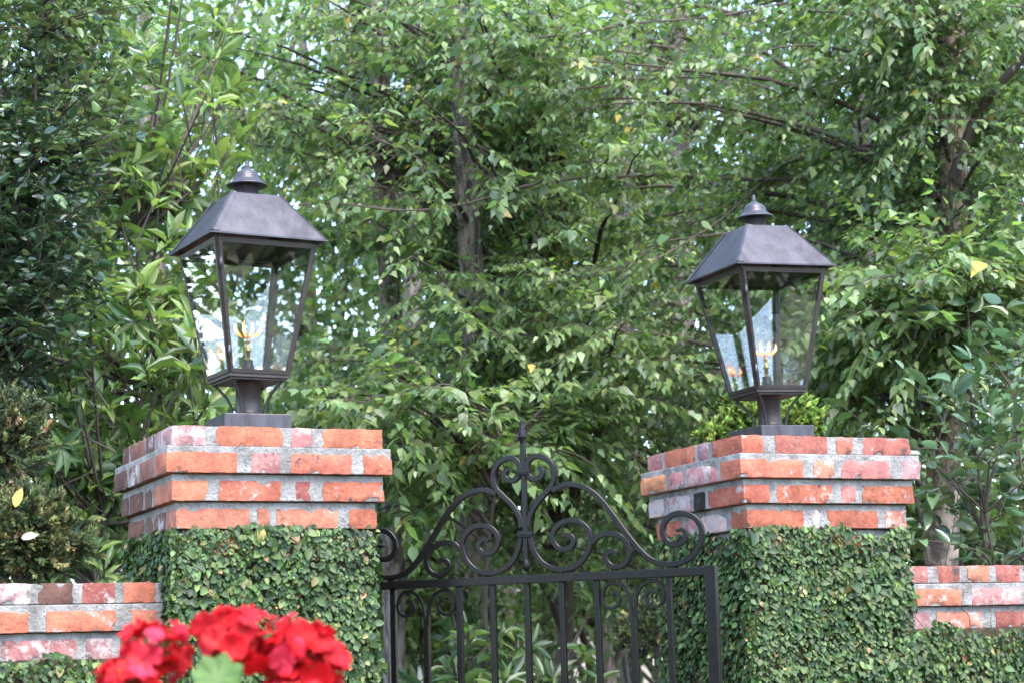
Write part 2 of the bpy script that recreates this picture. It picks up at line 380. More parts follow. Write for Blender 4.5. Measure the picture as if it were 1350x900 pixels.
# ------------------------------------------------------------------ bricks
PITCH, BH = 0.073, 0.057
def brick_mesh(x0, x1, y0, y1, z0, z1, chip=1.0):
    nx = max(3, int((x1-x0)/0.014)); ny = max(3, int((y1-y0)/0.024)); nz = 4
    lin = [np.linspace(0, 1, n+1) for n in (nx, ny, nz)]
    idx = {}; V = []; F = []
    def vid(i, j, k):
        if (i, j, k) in idx: return idx[i, j, k]
        ex = (i in (0, nx)) + (j in (0, ny)) + (k in (0, nz))
        p = np.array([x0+(x1-x0)*lin[0][i], y0+(y1-y0)*lin[1][j], z0+(z1-z0)*lin[2][k]])
        ins = np.array([(i == 0)-(i == nx), (j == 0)-(j == ny), (k == 0)-(k == nz)], float)
        if ex >= 2:
            c = (0.0010 + abs(rng.normal(0, 0.0015)))*chip*(1.4 if ex == 3 else 1)
            if rng.random() < 0.10: c += 0.007*rng.random()*chip
            p += ins*c
        else: p += ins*rng.normal(0.0, 0.0006)*chip
        idx[i, j, k] = len(V); V.append(p); return idx[i, j, k]
    for j in range(ny):
        for k in range(nz):
            F.append((vid(0,j,k), vid(0,j,k+1), vid(0,j+1,k+1), vid(0,j+1,k))); F.append((vid(nx,j,k), vid(nx,j+1,k), vid(nx,j+1,k+1), vid(nx,j,k+1)))
    for i in range(nx):
        for k in range(nz):
            F.append((vid(i,0,k), vid(i+1,0,k), vid(i+1,0,k+1), vid(i,0,k+1))); F.append((vid(i,ny,k), vid(i,ny,k+1), vid(i+1,ny,k+1), vid(i+1,ny,k)))
    for i in range(nx):
        for j in range(ny):
            F.append((vid(i,j,0), vid(i,j+1,0), vid(i+1,j+1,0), vid(i+1,j,0))); F.append((vid(i,j,nz), vid(i+1,j,nz), vid(i+1,j+1,nz), vid(i,j+1,nz)))
    V = np.array(V); c = V.mean(0); a = rng.normal(0, 0.006); b = rng.normal(0, 0.004)
    W = V - c; W = np.stack([W[:, 0]-a*W[:, 1]-b*W[:, 2], W[:, 1]+a*W[:, 0], W[:, 2]+b*W[:, 0]], 1) + c
    me = mesh_np('brick', W, np.array(F), True); me.set_sharp_from_angle(angle=R(38)); return me

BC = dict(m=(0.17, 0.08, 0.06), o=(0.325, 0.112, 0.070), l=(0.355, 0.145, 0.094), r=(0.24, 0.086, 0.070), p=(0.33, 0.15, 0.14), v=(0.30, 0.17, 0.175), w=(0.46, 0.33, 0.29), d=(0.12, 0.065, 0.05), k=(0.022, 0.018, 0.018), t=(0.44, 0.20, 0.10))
def brick(root, x0, x1, y0, y1, z0, z1, code='o', lime=0.62):
    c = np.array(BC[code])*np.exp(rng.normal(0, 0.09)+rng.normal(0, 0.025, 3))
    o = link('brick', brick_mesh(x0, x1, y0, y1, z0, z1), M['brick'], root)
    o.color = (*c, lime-.025)
    return o

def pillar(px, py, pz, W, D, courses, label, root_loc, dark_side):
    root = thing('brick_pillar', label, 'pillar', root_loc, 'gate pillars'); root['kind'] = 'thing'
    offs = (0.0, 0.020, 0.002, -0.015, -0.034, -0.034)
    DEP = 0.095
    mort = bmesh.new(); tops = [pz+0.002] + [pz-PITCH*k+PITCH-BH-0.001 for k in range(1, 6)]
    for k, (front, left) in enumerate(courses):
        o = offs[k]; X0, X1, Y0, Y1 = px-o, px+W+o, py-o, py+D+o; zt = pz-PITCH*k; zb = zt-BH
        rec = 0.004
        z_hi = (pz-PITCH*(k-1)-BH-0.0005) if k else pz-0.003
        box_bm(X0+rec, X1-rec, Y0+rec, Y1-rec, zb+0.0015 if k < len(courses)-1 else zb-0.001, z_hi, 0.003, mort)
        n = len(front)
        for i, (a, b, code, lime) in enumerate(front):
            x0, x1 = X0+a*(X1-X0), X0+b*(X1-X0)
            dep = DEP if b-a > 0.05 else 0.05
            if i == 0:                                             # the corner brick also shows on the left face
                dep = max(0.06, left[-1][1]*(Y1-Y0)) if left[-1][2] == 'corner' else DEP
            brick(root, x0, x1, Y0, Y0+dep, zb, zt, code, lime)
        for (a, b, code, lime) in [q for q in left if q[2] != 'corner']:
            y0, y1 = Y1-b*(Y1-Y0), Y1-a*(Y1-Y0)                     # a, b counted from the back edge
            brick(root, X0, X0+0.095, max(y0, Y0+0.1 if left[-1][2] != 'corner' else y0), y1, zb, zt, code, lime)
        # right and back faces, out of view
        yy = Y0+DEP+0.014; sw = k % 2
        while yy < Y1-0.05:
            ln = 0.095 if sw else 0.2; sw = 1-sw; y1 = min(yy+ln, Y1)
            if Y1-y1 < 0.06: y1 = Y1
            brick(root, X1-0.095, X1, yy, y1, zb, zt, 'orp'[int(rng.integers(3))], 0.6); yy = y1+0.013
        xx = X0+0.11; sw = k % 2
        while xx < X1-0.16:
            ln = 0.095 if sw else 0.2; sw = 1-sw; x1 = min(xx+ln, X1-0.108)
            brick(root, xx, x1, Y1-0.095, Y1, zb, zt, 'orp'[int(rng.integers(3))], 0.6); xx = x1+0.013
    me = bm_mesh('mortar', mort); link('mortar', me, M['mortar'], root)
    sh = box_bm(px+0.036, px+W-0.036, py+0.036, py+D-0.036, 0.0, pz-PITCH*5-BH+PITCH, 0.004)
    link('shaft', bm_mesh('shaft', sh), M['overgrown'], root)
    return root

def fr(lo, hi, *items):                      # picture-measured brick ends turned into shares of the face
    return [((a-lo)/(hi-lo), (b-lo)/(hi-lo), c, l) for a, b, c, l in items]
c5L = fr(0, 100, (0, 33, 'o', .6), (37, 50, 'p', .6), (54, 82, 'o', .6), (86, 100, 'r', .6))
sideX = lambda: [(0, .15, 'd', .66), (.17, .32, 'd', .64), (.35, .66, 'r', .66), (.69, .82, 'd', .62)]
coursesL = [  # left-face bricks use mostly the darkest colour codes
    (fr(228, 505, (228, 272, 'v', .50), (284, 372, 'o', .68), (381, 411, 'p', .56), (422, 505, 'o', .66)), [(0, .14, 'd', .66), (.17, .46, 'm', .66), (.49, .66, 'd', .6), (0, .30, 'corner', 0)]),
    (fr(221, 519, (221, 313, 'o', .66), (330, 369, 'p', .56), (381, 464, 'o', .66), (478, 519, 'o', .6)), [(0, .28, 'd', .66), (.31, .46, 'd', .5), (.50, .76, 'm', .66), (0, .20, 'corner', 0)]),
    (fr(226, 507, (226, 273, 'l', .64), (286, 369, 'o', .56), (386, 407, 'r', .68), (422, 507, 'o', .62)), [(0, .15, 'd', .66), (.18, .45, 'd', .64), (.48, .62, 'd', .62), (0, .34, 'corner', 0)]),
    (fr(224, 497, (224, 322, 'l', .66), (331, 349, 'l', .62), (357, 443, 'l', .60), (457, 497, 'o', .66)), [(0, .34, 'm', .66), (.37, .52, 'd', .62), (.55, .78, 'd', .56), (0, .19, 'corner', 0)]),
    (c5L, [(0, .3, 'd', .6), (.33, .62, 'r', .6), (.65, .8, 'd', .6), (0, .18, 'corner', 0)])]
coursesR = [
    (fr(975, 1201, (975, 1004, 'o', .62), (1019, 1088, 'r', .70), (1099, 1122, 'l', .58), (1135, 1201, 'r', .66)), [(0, .16, 'p', .6), (.19, .52, 'o', .66), (.55, .66, 'v', .54), (0, .31, 'corner', 0)]),
    (fr(975, 1216, (975, 1057, 'o', .64), (1070, 1098, 'l', .52), (1107, 1173, 'p', .62), (1187, 1216, 'v', .56)), [(0, .28, 't', .66), (.31, .44, 'p', .52), (.48, .78, 'p', .52), (0, .19, 'corner', 0)]),
    (fr(982, 1207, (982, 1016, 'o', .58), (1024, 1097, 'o', .56), (1108, 1128, 'p', .58), (1136, 1207, 'o', .58)), [(0, .17, 'w', .5), (.20, .46, 'v', .48), (.49, .61, 'k', .8), (0, .36, 'corner', 0)]),
    (fr(986, 1197, (986, 1060, 'o', .66), (1070, 1081, 'w', .5), (1089, 1157, 'o', .66), (1166, 1197, 'l', .52)), [(0, .29, 'o', .62), (.32, .45, 'p', .54), (.48, .78, 'w', .52), (0, .18, 'corner', 0)]),
    (c5L, [(0, .3, 'o', .6), (.33, .62, 'r', .6), (.65, .8, 'p', .6), (0, .18, 'corner', 0)])]
PW, PD = 0.5945, 0.597
RPX, RPY, RPZ = 1.6619, -0.128, ZT-0.0072
pillar(0, 0, ZT, PW, PD, coursesL, 'brick gate pillar with a darker left side, behind the red geraniums', (PW/2, PD/2, 0), True)
pillar(RPX, RPY, RPZ, PW, PD, coursesR, 'brick gate pillar with one black brick, behind the open end of the iron gate', (RPX+PW/2, RPY+PD/2, 0), False)

def low_wall(x0, x1, y, zt, label, first, seconds, thirds, d=0.2):
    root = thing('garden_wall', label, 'wall', ((x0+x1)/2, y+d/2, 0), 'low garden walls'); root['kind'] = 'thing'
    mb = bmesh.new()
    for k, (row, o) in enumerate(((first, 0.0), (seconds, 0.006), (thirds, -0.012))):
        z1 = zt-PITCH*k; z0 = z1-BH
        for a, b, code, lime in row: brick(root, a, b, y-o, y+(d if k == 0 else 0.09)+(o if k == 0 else 0), z0, z1, code, lime)
        zh = (zt-PITCH*(k-1)-BH-0.0005) if k else zt-0.003
        box_bm(x0, x1, y-o+0.004, y+d+o-0.004, z0+0.0015, zh, 0.003, mb)
    link('mortar', bm_mesh('mortar', mb), M['mortar'], root)
    link('wall_core', bm_mesh('wall_core', box_bm(x0, x1, y+0.010, y+d-0.010, 0.0, zt-PITCH*2-BH+0.001, 0.003)), M['overgrown'], root)
    return root
def fill_row(x, x1, step, gap, codes, rows):
    while x < x1-0.03:
        e = min(x+step*(1+rng.normal(0, 0.03)), x1); rows.append((x, e, codes[int(rng.integers(len(codes)))], float(rng.uniform(.54, .68)))); x = e+gap
    return rows
WL = 0.4087/204.0                                                   # metres per picture pixel along the left wall
lx = lambda u: -0.416 + u*WL
f1 = [(lx(-12), lx(41), 'v', .50), (lx(49), lx(96), 'd', .66), (lx(106), lx(151), 'r', .60), (lx(161), lx(206), 'o', .64)]
f2 = [(lx(-45), lx(38), 'o', .66), (lx(59), lx(153), 'o', .60), (lx(168), lx(207), 'l', .60)]
f3 = [(lx(-70), lx(-6), 'r', .6), (lx(4), lx(102), 'p', .54), (lx(112), lx(148), 'v', .5), (lx(158), lx(207), 'o', .6)]
f1 = fill_row(-2.2, lx(-18), .095, .02, 'orpvd', f1); f2 = fill_row(-2.2, lx(-52), .2, .02, 'orlp', f2); f3 = fill_row(-2.2, lx(-76), .2, .02, 'orpv', f3)
low_wall(-2.2, 0.03, 0.15, ZT-0.407, 'low brick wall left of the dark-sided pillar', f1, f2, f3)
WR = (2.990-2.417)/(1350-1198)
rx = lambda u: 2.417 + (u-1198)*WR*0.83
rx = lambda u: float(np.interp(u, [1198, 1350], [2.417, 2.874]))
g1 = [(rx(1165), rx(1192), 'o', .6), (rx(1198), rx(1225), 'p', .56), (rx(1237), rx(1266), 'r', .7), (rx(1276), rx(1306), 'l', .62), (rx(1313), rx(1346), 'r', .7)]
g2 = [(rx(1160), rx(1192), 'o', .6), (rx(1200), rx(1265), 'l', .58), (rx(1278), rx(1344), 'p', .54)]
g3 = [(rx(1160), rx(1190), 'p', .6), (rx(1201), rx(1227), 'v', .6), (rx(1235), rx(1294), 'l', .56), (rx(1312), rx(1375), 'r', .62)]
g1 = fill_row(rx(1355), 4.9, .09, .026, 'orpv', g1); g2 = fill_row(rx(1353), 4.9, .195, .03, 'orlp', g2); g3 = fill_row(rx(1383), 4.9, .2, .024, 'orpv', g3)
low_wall(2.22, 4.9, 0.16, ZT-0.381, 'low brick wall right of the pillar with the black brick', g1, g2, g3)

# ------------------------------------------------------------------ iron gate
def square_bar(P2, w, dep, taper=None):
    """flat bar following a path (s, z) in the gate plane; w in plane, dep across"""
    P = np.asarray(P2, float); T = nrm(np.gradient(P, axis=0)); Q = np.stack([-T[:, 1], T[:, 0]], 1)
    n = len(P); ww = np.broadcast_to(w if taper is None else np.asarray(taper), (n,)); V = []; F = []
    b = 0.22
    ring = [(-1, -1+b), (-1+b, -1), (1-b, -1), (1, -1+b), (1, 1-b), (1-b, 1), (-1+b, 1), (-1, 1-b)]
    for i in range(n):
        for a, c in ring:
            p = P[i]+Q[i]*a*ww[i]/2; V.append((p[0], c*dep/2, p[1]))
    m = 8
    for i in range(n-1):
        for k in range(m): F.append((i*m+k, i*m+(k+1) % m, (i+1)*m+(k+1) % m, (i+1)*m+k))
    F.append(tuple(range(m))[::-1]); F.append(tuple((n-1)*m+k for k in range(m)))
    return mesh_py('bar', V, F)
SPC, GA = 0.104, -0.8165
gate = thing('iron_gate', 'black wrought iron gate with scrolls and a spear tip, standing open', 'gate', (0.706, 0.243, 0))
gate.rotation_euler = (0, 0, GA)
GZ = ZT-0.4336; GC = 4*SPC
def gpart(name, me, parent=gate): return link(name, me, M['iron'], parent, local=True)
def gbar(name, P, w=0.0145, dep=0.0145, taper=None, parent=gate): return gpart(name, square_bar([(s+GC, z+GZ) for s, z in P], w, dep, taper), parent)
TR = dict(
 shoulder=[(0.085,0.256),(0.122,0.269),(0.158,0.266),(0.193,0.252),(0.228,0.222),(0.262,0.178),(0.296,0.13),(0.329,0.087),(0.359,0.057),(0.388,0.041),(0.423,0.035),(0.457,0.04),(0.488,0.057),(0.509,0.087),(0.516,0.119),(0.505,0.148),(0.485,0.164),(0.455,0.172),(0.426,0.164),(0.408,0.143),(0.405,0.121),(0.414,0.1),(0.432,0.089),(0.453,0.09),(0.467,0.101),(0.47,0.117),(0.46,0.127),(0.444,0.125)],
 heart=[(0.010,0.159),(0.015,0.186),(0.035,0.219),(0.06,0.245),(0.081,0.266),(0.092,0.29),(0.091,0.318),(0.077,0.341),(0.051,0.354),(0.028,0.352),(0.014,0.338),(0.011,0.319),(0.016,0.302),(0.03,0.291),(0.048,0.293),(0.058,0.305),(0.054,0.318),(0.044,0.321)],
 lower=[(0.013,0.135),(0.018,0.111),(0.030,0.081),(0.05,0.056),(0.082,0.039),(0.118,0.035),(0.154,0.046),(0.182,0.074),(0.194,0.107),(0.191,0.136),(0.172,0.158),(0.145,0.169),(0.113,0.165),(0.09,0.148),(0.082,0.125),(0.092,0.101),(0.111,0.09),(0.133,0.094),(0.144,0.109),(0.139,0.124),(0.124,0.13),(0.112,0.125)],
 small=[(0.199,0.104),(0.22,0.122),(0.247,0.127),(0.278,0.12),(0.3,0.101),(0.308,0.076),(0.3,0.052),(0.283,0.038),(0.261,0.035),(0.244,0.046),(0.237,0.063),(0.245,0.075),(0.26,0.079),(0.272,0.07)],
 under=[(0.0045,-0.109),(0.006,-0.077),(0.014,-0.036),(0.036,-0.013),(0.066,-0.007),(0.084,-0.026),(0.089,-0.052),(0.079,-0.071),(0.060,-0.076),(0.042,-0.065),(0.038,-0.047),(0.050,-0.034),(0.060,-0.041)])
for s in (-1, 1):
    for key in ('shoulder', 'heart', 'lower', 'small'):
        P = catmull(TR[key], 5); P[:, 0] *= s; n = len(P)
        tp = np.full(n, 0.0150); e = max(4, n//9); tp[-e:] = np.linspace(0.0150, 0.008, e)
        dz = {'shoulder': 0.0, 'heart': 0.0}.get(key, 0.0)
        gbar('scroll', P, taper=tp, dep={'shoulder': .0146, 'heart': .0154, 'lower': .0150, 'small': .0142}[key])
    for c in (-3, 3):
        P = catmull(TR['under'], 4); n = len(P); tp = np.full(n, 0.0085); tp[:4] = 0.0105; tp[-4:] = np.linspace(.0085, .006, 4)
        gbar('scroll', [(c*SPC+s*x, z) for x, z in P], taper=tp, dep=0.0118 + 0.0006*s)
# rails, stiles, pickets
def gbox(name, s0, s1, z0, z1, dep, bev=0.002): return gpart(name, bm_mesh(name, box_bm(GC+s0, GC+s1, -dep/2, dep/2, GZ+z0, GZ+z1, bev)))
gbox('rail', -0.524, 0.522, 0.001, 0.0245, 0.0262); gbox('rail', -0.524, 0.522, 0.12-GZ, 0.15-GZ, 0.0262)
gbox('stile', 0.5215, 0.5515, 0.08-GZ, 0.0275, 0.0300); gbox('stile', -0.5535, -0.5235, 0.08-GZ, 0.0275, 0.0300)
for i in range(-4, 5):
    gbox('picket', i*SPC-0.008, i*SPC+0.008, 0.149-GZ, (0.0015 if abs(i) != 3 else -0.104), 0.0160, 0.0016)
def revolve(name, prof, ns=20, smooth=True, cx=0.0, cy=0.0):
    V = []; F = []; n = len(prof)
    for r, z in prof:
        for k in range(ns):
            a = 2*math.pi*k/ns; V.append((cx+r*math.cos(a), cy+r*math.sin(a), z))
    for i in range(n-1):
        for k in range(ns): F.append((i*ns+k, i*ns+(k+1) % ns, (i+1)*ns+(k+1) % ns, (i+1)*ns+k))
    return mesh_py(name, V, F, smooth)
gbox('finial_rod', -0.0072, 0.0072, 0.062, 0.412, 0.0136)
gpart('spear_tip', revolve('spear_tip', [(0, GZ+.470), (.0022, GZ+.462), (.0045, GZ+.447), (.0105, GZ+.424), (.0122, GZ+.412), (.0095, GZ+.400), (.0078, GZ+.392), (0, GZ+.391)], 8, False, GC-0.001))
gpart('drop_finial', revolve('drop_finial', [(0, GZ+.034), (.008, GZ+.038), (.0115, GZ+.048), (.0095, GZ+.060), (.007, GZ+.070), (0, GZ+.071)], 10, True, GC))
for z in (0.313, 0.138):
    w = 0.021 if z > .2 else 0.023
    b = box_bm(GC-w, GC+w, -0.0135, 0.0135, GZ+z-.004, GZ+z+.004, 0.0015); box_bm(GC-w+.002, GC+w-.002, -0.0118, 0.0118, GZ+z-.0095, GZ+z+.0095, 0.002, b)
    gpart('collar', bm_mesh('collar', b))
for i, sx in enumerate((-.423, -.261, -.118, .118, .261, .423)):
    V, F = tube_arrays([(GC+sx+q*.011, 0, GZ+.0262) for q in (-1, -.6, 0, .6, 1)], [.0005, .0042, .0056, .0045, .0005], 7, jitter=.15); gpart('weld', mesh_np('weld', V, F))
for z in (0.35, GZ-0.25):
    gpart('hinge', revolve('hinge', [(0, z-.04), (.013, z-.04), (.013, z+.04), (0, z+.04)], 12, True, GC-0.568))
    link('hinge_pin', bm_mesh('hinge_pin', box_bm(GC-0.63, GC-0.575, -0.008, 0.008, z-.012, z+.012, 0.002)), M['iron'], gate, local=True)

# ------------------------------------------------------------------ gas lanterns
def lantern(label, loc, rotz, base_rot, lean):
    t = thing('gas_lantern', label, 'lantern', loc, 'gas lanterns on the gate pillars')
    t.rotation_euler = (0, lean, 0)
    BR = M['bronze']
    def rz(me, a):
        me.transform(Matrix.Rotation(a, 4, 'Z')); return me
    def lp(name, me, mat=BR, parent=t, a=rotz): return link(name, rz(me, a), mat, parent, local=True)
    b = box_bm(-.097, .097, -.097, .097, -0.012, .058, .003); lp('base', bm_mesh('base', b), a=base_rot)
    lp('post', revolve('post', [(.048, .0575), (.048, .062), (.0385, .066), (.0365, .076), (.0365, .156), (.044, .1605), (.044, .1635)], 28), M['frame'])
    zb, zt, hb, ht = .170, .543, .0895, .152
    tb = box_bm(-.0895, .0895, -.0895, .0895, .161, .1715, .0015); box_bm(-.0815, .0815, -.0815, .0815, .1552, .1616, .001, tb); lp('tray', bm_mesh('tray', tb), M['frame'])
    for k in range(4):
        a = math.pi/2*k + math.pi/4
        P = catmull([(.108, .158), (.088, .140), (.064, .112), (.0525, .085), (.049, .064)], 5)
        V, F = tube_arrays([(r*math.cos(a), r*math.sin(a), z) for r, z in P], .0042, 6); lp('bracket', mesh_np('bracket', V, F), M['dark'])
    # corner posts and door frames
    def beam(p, q, w, d, nrm_):
        p, q, nn = np.array(p, float), np.array(q, float), nrm(np.array(nrm_, float)); dr = nrm(q-p); sd_ = nrm(np.cross(dr, nn)); nn = np.cross(sd_, dr)
        V = [e + sd_*w*a/2 + nn*d*c/2 for e in (p, q) for a, c in ((-1,-1),(1,-1),(1,1),(-1,1))]
        return V, [(3,2,1,0),(4,5,6,7),(0,1,5,4),(1,2,6,5),(2,3,7,6),(3,0,4,7)]
    for k in range(4):
        c, s = math.cos(math.pi/2*k), math.sin(math.pi/2*k)
        rot = lambda x, y, z: (c*x-s*y, s*x+c*y, z)
        V, F = beam(rot(-hb, -hb, zb), rot(-ht, -ht, zt), .013, .013, rot(-1, -1, 0)); 
        A, Bq = np.array(rot(-hb, -hb, zb)), np.array(rot(-ht, -ht, zt))
        cb, ct = hb-.0005, ht-.0005
        # corner post, square in plan
        w = .0115; V = []
        for h, z in ((cb, zb), (ct, zt+.004)):
            for x, y in ((-h, -h), (-h+w, -h), (-h+w, -h+w), (-h, -h+w)): V.append(rot(x, y, z))
        lp('corner_post', mesh_py('corner_post', V, [(3,2,1,0),(4,5,6,7),(0,1,5,4),(1,2,6,5),(2,3,7,6),(3,0,4,7)]), M['frame'])
        # door frame round each pane: set 3 mm proud of the corner posts
        def lerp(f, inset): h = hb+(ht-hb)*f; return h, zb+(zt-zb)*f
        Vf = []; Ff = []
        def slab(q4, d0, d1):
            i0 = len(Vf)
            for d in (d0, d1):
                for x, f in q4:
                    h, z = lerp(f, 0); Vf.append(rot(x*h if abs(x) <= 1 else x, -h-d, z))
            for a4 in ((0,1,2,3),(7,6,5,4),(0,4,5,1),(1,5,6,2),(2,6,7,3),(3,7,4,0)): Ff.append(tuple(i0+j for j in a4))
        e0, e1 = -.965, .965
        slab([(e0, .004), (e1, .004), (e1, .034), (e0, .034)], -.004, .003)
        slab([(e0, .955), (e1, .955), (e1, .992), (e0, .992)], -.004, .003)
        slab([(e0, .0345), (e0+.092, .0345), (e0+.064, .9545), (e0, .9545)], -.004, .0028)
        slab([(e1-.092, .0345), (e1, .0345), (e1, .9545), (e1-.064, .9545)], -.004, .0028)
        fo = lp('pane_frame', mesh_py('pane_frame', Vf, Ff), M['frame'])
        Vp = []
        for d in (-.0035, -.0008):
            for x, f in ((e0+.03, .02), (e1-.03, .02), (e1-.03, .975), (e0+.03, .975)):
                h, z = lerp(f, 0); Vp.append(rot(x*h, -h-d-.003, z))
        link('glass_pane', rz(mesh_py('glass_pane', Vp, [(0,1,2,3),(7,6,5,4),(0,4,5,1),(1,5,6,2),(2,6,7,3),(3,7,4,0)]), rotz), M['glass'], fo, local=True)
        if k == 0:
            for zf in (.16, .80):
                h, z = lerp(zf, 0)
                link('hinge', rz(revolve('hinge', [(0, z-.016), (.0042, z-.016), (.0042, z+.016), (0, z+.016)], 8, True, -h*.965, -h-.005), rotz), BR, fo, local=True)
    # roof: hollow hipped shell with a thin lip
    V = []; F = []
    rings = [(.176, .545), (.176, .5495), (.1705, .5515), (.137, .601), (.105, .647), (.0745, .690), (.0700, .6925), (.001, .6935), (.001, .690), (.068, .6885), (.168, .5475)]
    for h, z in rings:
        for x, y in ((-1,-1),(1,-1),(1,1),(-1,1)): V.append((x*h, y*h, z))
    for i in range(len(rings)):
        j = (i+1) % len(rings)
        for k in range(4): F.append((i*4+k, i*4+(k+1) % 4, j*4+(k+1) % 4, j*4+k))
    roof = lp('roof', mesh_py('roof', V, F))
    for x, y in ((-1,-1),(1,-1),(1,1),(-1,1)):
        Vs, Fs = beam((x*.1695, y*.1695, .5530), (x*.0725, y*.0725, .6925), .007, .005, (x, y, 1.2))
        link('hip_seam', rz(mesh_py('hip_seam', Vs, Fs), rotz), BR, roof, local=True)
    for k in range(4):                                              # folded seam beside each hip
        c, s = math.cos(math.pi/2*k), math.sin(math.pi/2*k)
        q = [(-.1700, -.1712, .5518), (-.150, -.1712, .5518), (-.060, -.0752, .6905), (-.0745, -.0752, .6905)]
        V = [(c*x-s*y, s*x+c*y, z) for x, y, z in q] + [(c*x-s*(y-.0016), s*x+c*(y-.0016), z+.0010) for x, y, z in q]
        link('roof_flashing', rz(mesh_py('roof_flashing', V, [(3,2,1,0),(4,5,6,7),(0,1,5,4),(1,2,6,5),(2,3,7,6),(3,0,4,7)]), rotz), BR, roof, local=True)
    cap = lp('cap', revolve('cap', [(.0335, .690), (.0335, .7285), (.050, .7275), (.0578, .7290), (.0595, .7310), (.0580, .7335), (.0500, .7385), (.0425, .7445), (.0375, .7515), (.0362, .7555), (.0362, .7605), (.0335, .7620), (.0325, .7665), (.0265, .7720), (.0165, .7780), (.0095, .7825), (.0085, .7850), (0, .7855)], 36))
    link('finial', revolve('finial', [(0, .784), (.0085, .7855), (.0060, .789), (.0072, .7915), (.0048, .794), (.0060, .798), (.0060, .802), (.0025, .805), (0, .8053)], 14), BR, cap, local=True)
    # burner
    lp('burner', revolve('burner', [(0, .1712), (.017, .1715), (.017, .206), (.0135, .210), (.0135, .222), (0, .222)], 16), M['dark'])
    bs = lp('burner_stem', revolve('burner_stem', [(.0062, .2215), (.0062, .246), (.0105, .248), (.0105, .252), (.0065, .254), (.0052, .272), (.0075, .275), (.0075, .279), (.0035, .282), (.0035, .290), (0, .2905)], 14), M['brass'])
    lp('gas_valve', revolve('gas_valve', [(0, .1714), (.0085, .1716), (.0085, .197), (.006, .200), (0, .2005)], 10, True, -.026, .0), M['brass'])
    for i, (x, l, ln) in enumerate(((-.030, -.55, .030), (-.0095, -.10, .040), (.0100, .22, .036), (.030, .60, .030))):
        P = [(x*.55, .286), (x*.85, .290+ln*.15), (x+l*ln*.30, .292+ln*.5), (x+l*ln*.42, .292+ln*.8), (x+l*ln*.40, .294+ln*1.05)]
        P = catmull(P, 4); n = len(P); rr = np.interp(np.linspace(0, 1, n), [0, .25, .5, .8, 1], [.0012, .0036, .0042, .0022, .0002])
        Vt, Ft = tube_arrays([(p[0], 0.003*((i % 2)*2-1), p[1]) for p in P], rr, 8)
        link('flame', rz(mesh_np('flame', Vt, Ft), rotz-.25), M['flame'], bs, local=True)
    return t
lantern('bronze gas lantern standing upright on the pillar behind the red geraniums', (0.289, 0.271, ZT), R(5.2), R(0.4), 0)
lantern('bronze gas lantern leaning slightly, on the pillar with the black brick', (1.952, 0.179, RPZ), R(-1.2), R(2.0), R(-1.6))


# ------------------------------------------------------------------ creeping fig on the masonry
FIGC = dict(base=(0.043, 0.080, 0.021), alts=[(.18, (0.080, 0.120, 0.030)), (.24, (0.024, 0.050, 0.017)), (.035, (0.15, 0.14, 0.045)), (.012, (0.22, 0.13, 0.06))])
def vnoise(x, y, seed):
    """smooth value noise on arrays"""
    g = np.random.default_rng(seed).random((64, 64)); xi, yi = np.floor(x).astype(int), np.floor(y).astype(int); fx, fy = x-xi, y-yi
    fx, fy = fx*fx*(3-2*fx), fy*fy*(3-2*fy); G = lambda a, b: g[a % 64, b % 64]
    return (G(xi, yi)*(1-fx)+G(xi+1, yi)*fx)*(1-fy)+(G(xi, yi+1)*(1-fx)+G(xi+1, yi+1)*fx)*fy

def fig_face(LV, TB, o, ax, nn, w, z_top, z_bot, dens, thick=0.03, seed=1, edge=(.012, .012), top_fn=None):
    """leaves over a vertical face: o corner, ax along, nn outward"""
    o, ax, nn = (np.array(q, float) for q in (o, ax, nn))
    n = int(dens*w*(z_top-z_bot)); s = rng.uniform(-edge[0], w+edge[1], n); z = rng.uniform(z_bot, z_top, n)
    if top_fn is not None: k = z < top_fn(s); s, z = s[k], z[k]; n = len(s)
    bulge = vnoise(s*9+7, z*9+3, seed); fine = vnoise(s*28, z*28, seed+1)
    low = z < z_top-0.62
    keep = (rng.random(n) < (0.45+0.9*fine)) & (~low | (rng.random(n) < .28)); s, z, bulge, fine = s[keep], z[keep], bulge[keep], fine[keep]; n = len(s)
    th = thick*(0.35+1.0*bulge)*np.sqrt(rng.random(n))+0.004
    P = o + ax*s[:, None] + nn*th[:, None] + UPV*(z[:, None]-o[2])
    ang = rng.normal(0, 0.75, n)
    tilt = rng.normal(0.40, 0.33, n)
    along = -UPV*np.cos(ang)[:, None] + ax*np.sin(ang)[:, None]
    D = along*np.cos(tilt)[:, None] + nn*np.sin(tilt)[:, None]
    Nn = nn*np.cos(tilt)[:, None] - along*np.sin(tilt)[:, None] + rng.normal(0, .28, (n, 3))
    L = np.exp(rng.normal(math.log(.0158), .28, n))*(.85+.4*bulge); T = tints(n, FIGC['base'], .26, FIGC['alts'], 0)
    T = T*(0.8+0.5*fine[:, None])
    L = np.where(z < z_top-.62, L*1.5, L)
    LV.add(P, D, Nn, L, L*rng.uniform(.62, .8, n), T)
    for _ in range(int(60*w*min(1.0, z_top-z_bot))):
        a = rng.uniform(0, w); zz = rng.uniform(z_bot, z_top-.05); pts = []
        x_, z_ = a, zz; d = rng.normal(0, .6)
        for q in range(5): pts.append(o+ax*x_+nn*(0.006+.02*rng.random())+UPV*(z_-o[2])); x_ += 0.03*math.sin(d); z_ += 0.03*math.cos(d); d += rng.normal(0, .4)
        TB.add(pts, np.linspace(.0018, .0007, 5), 3)

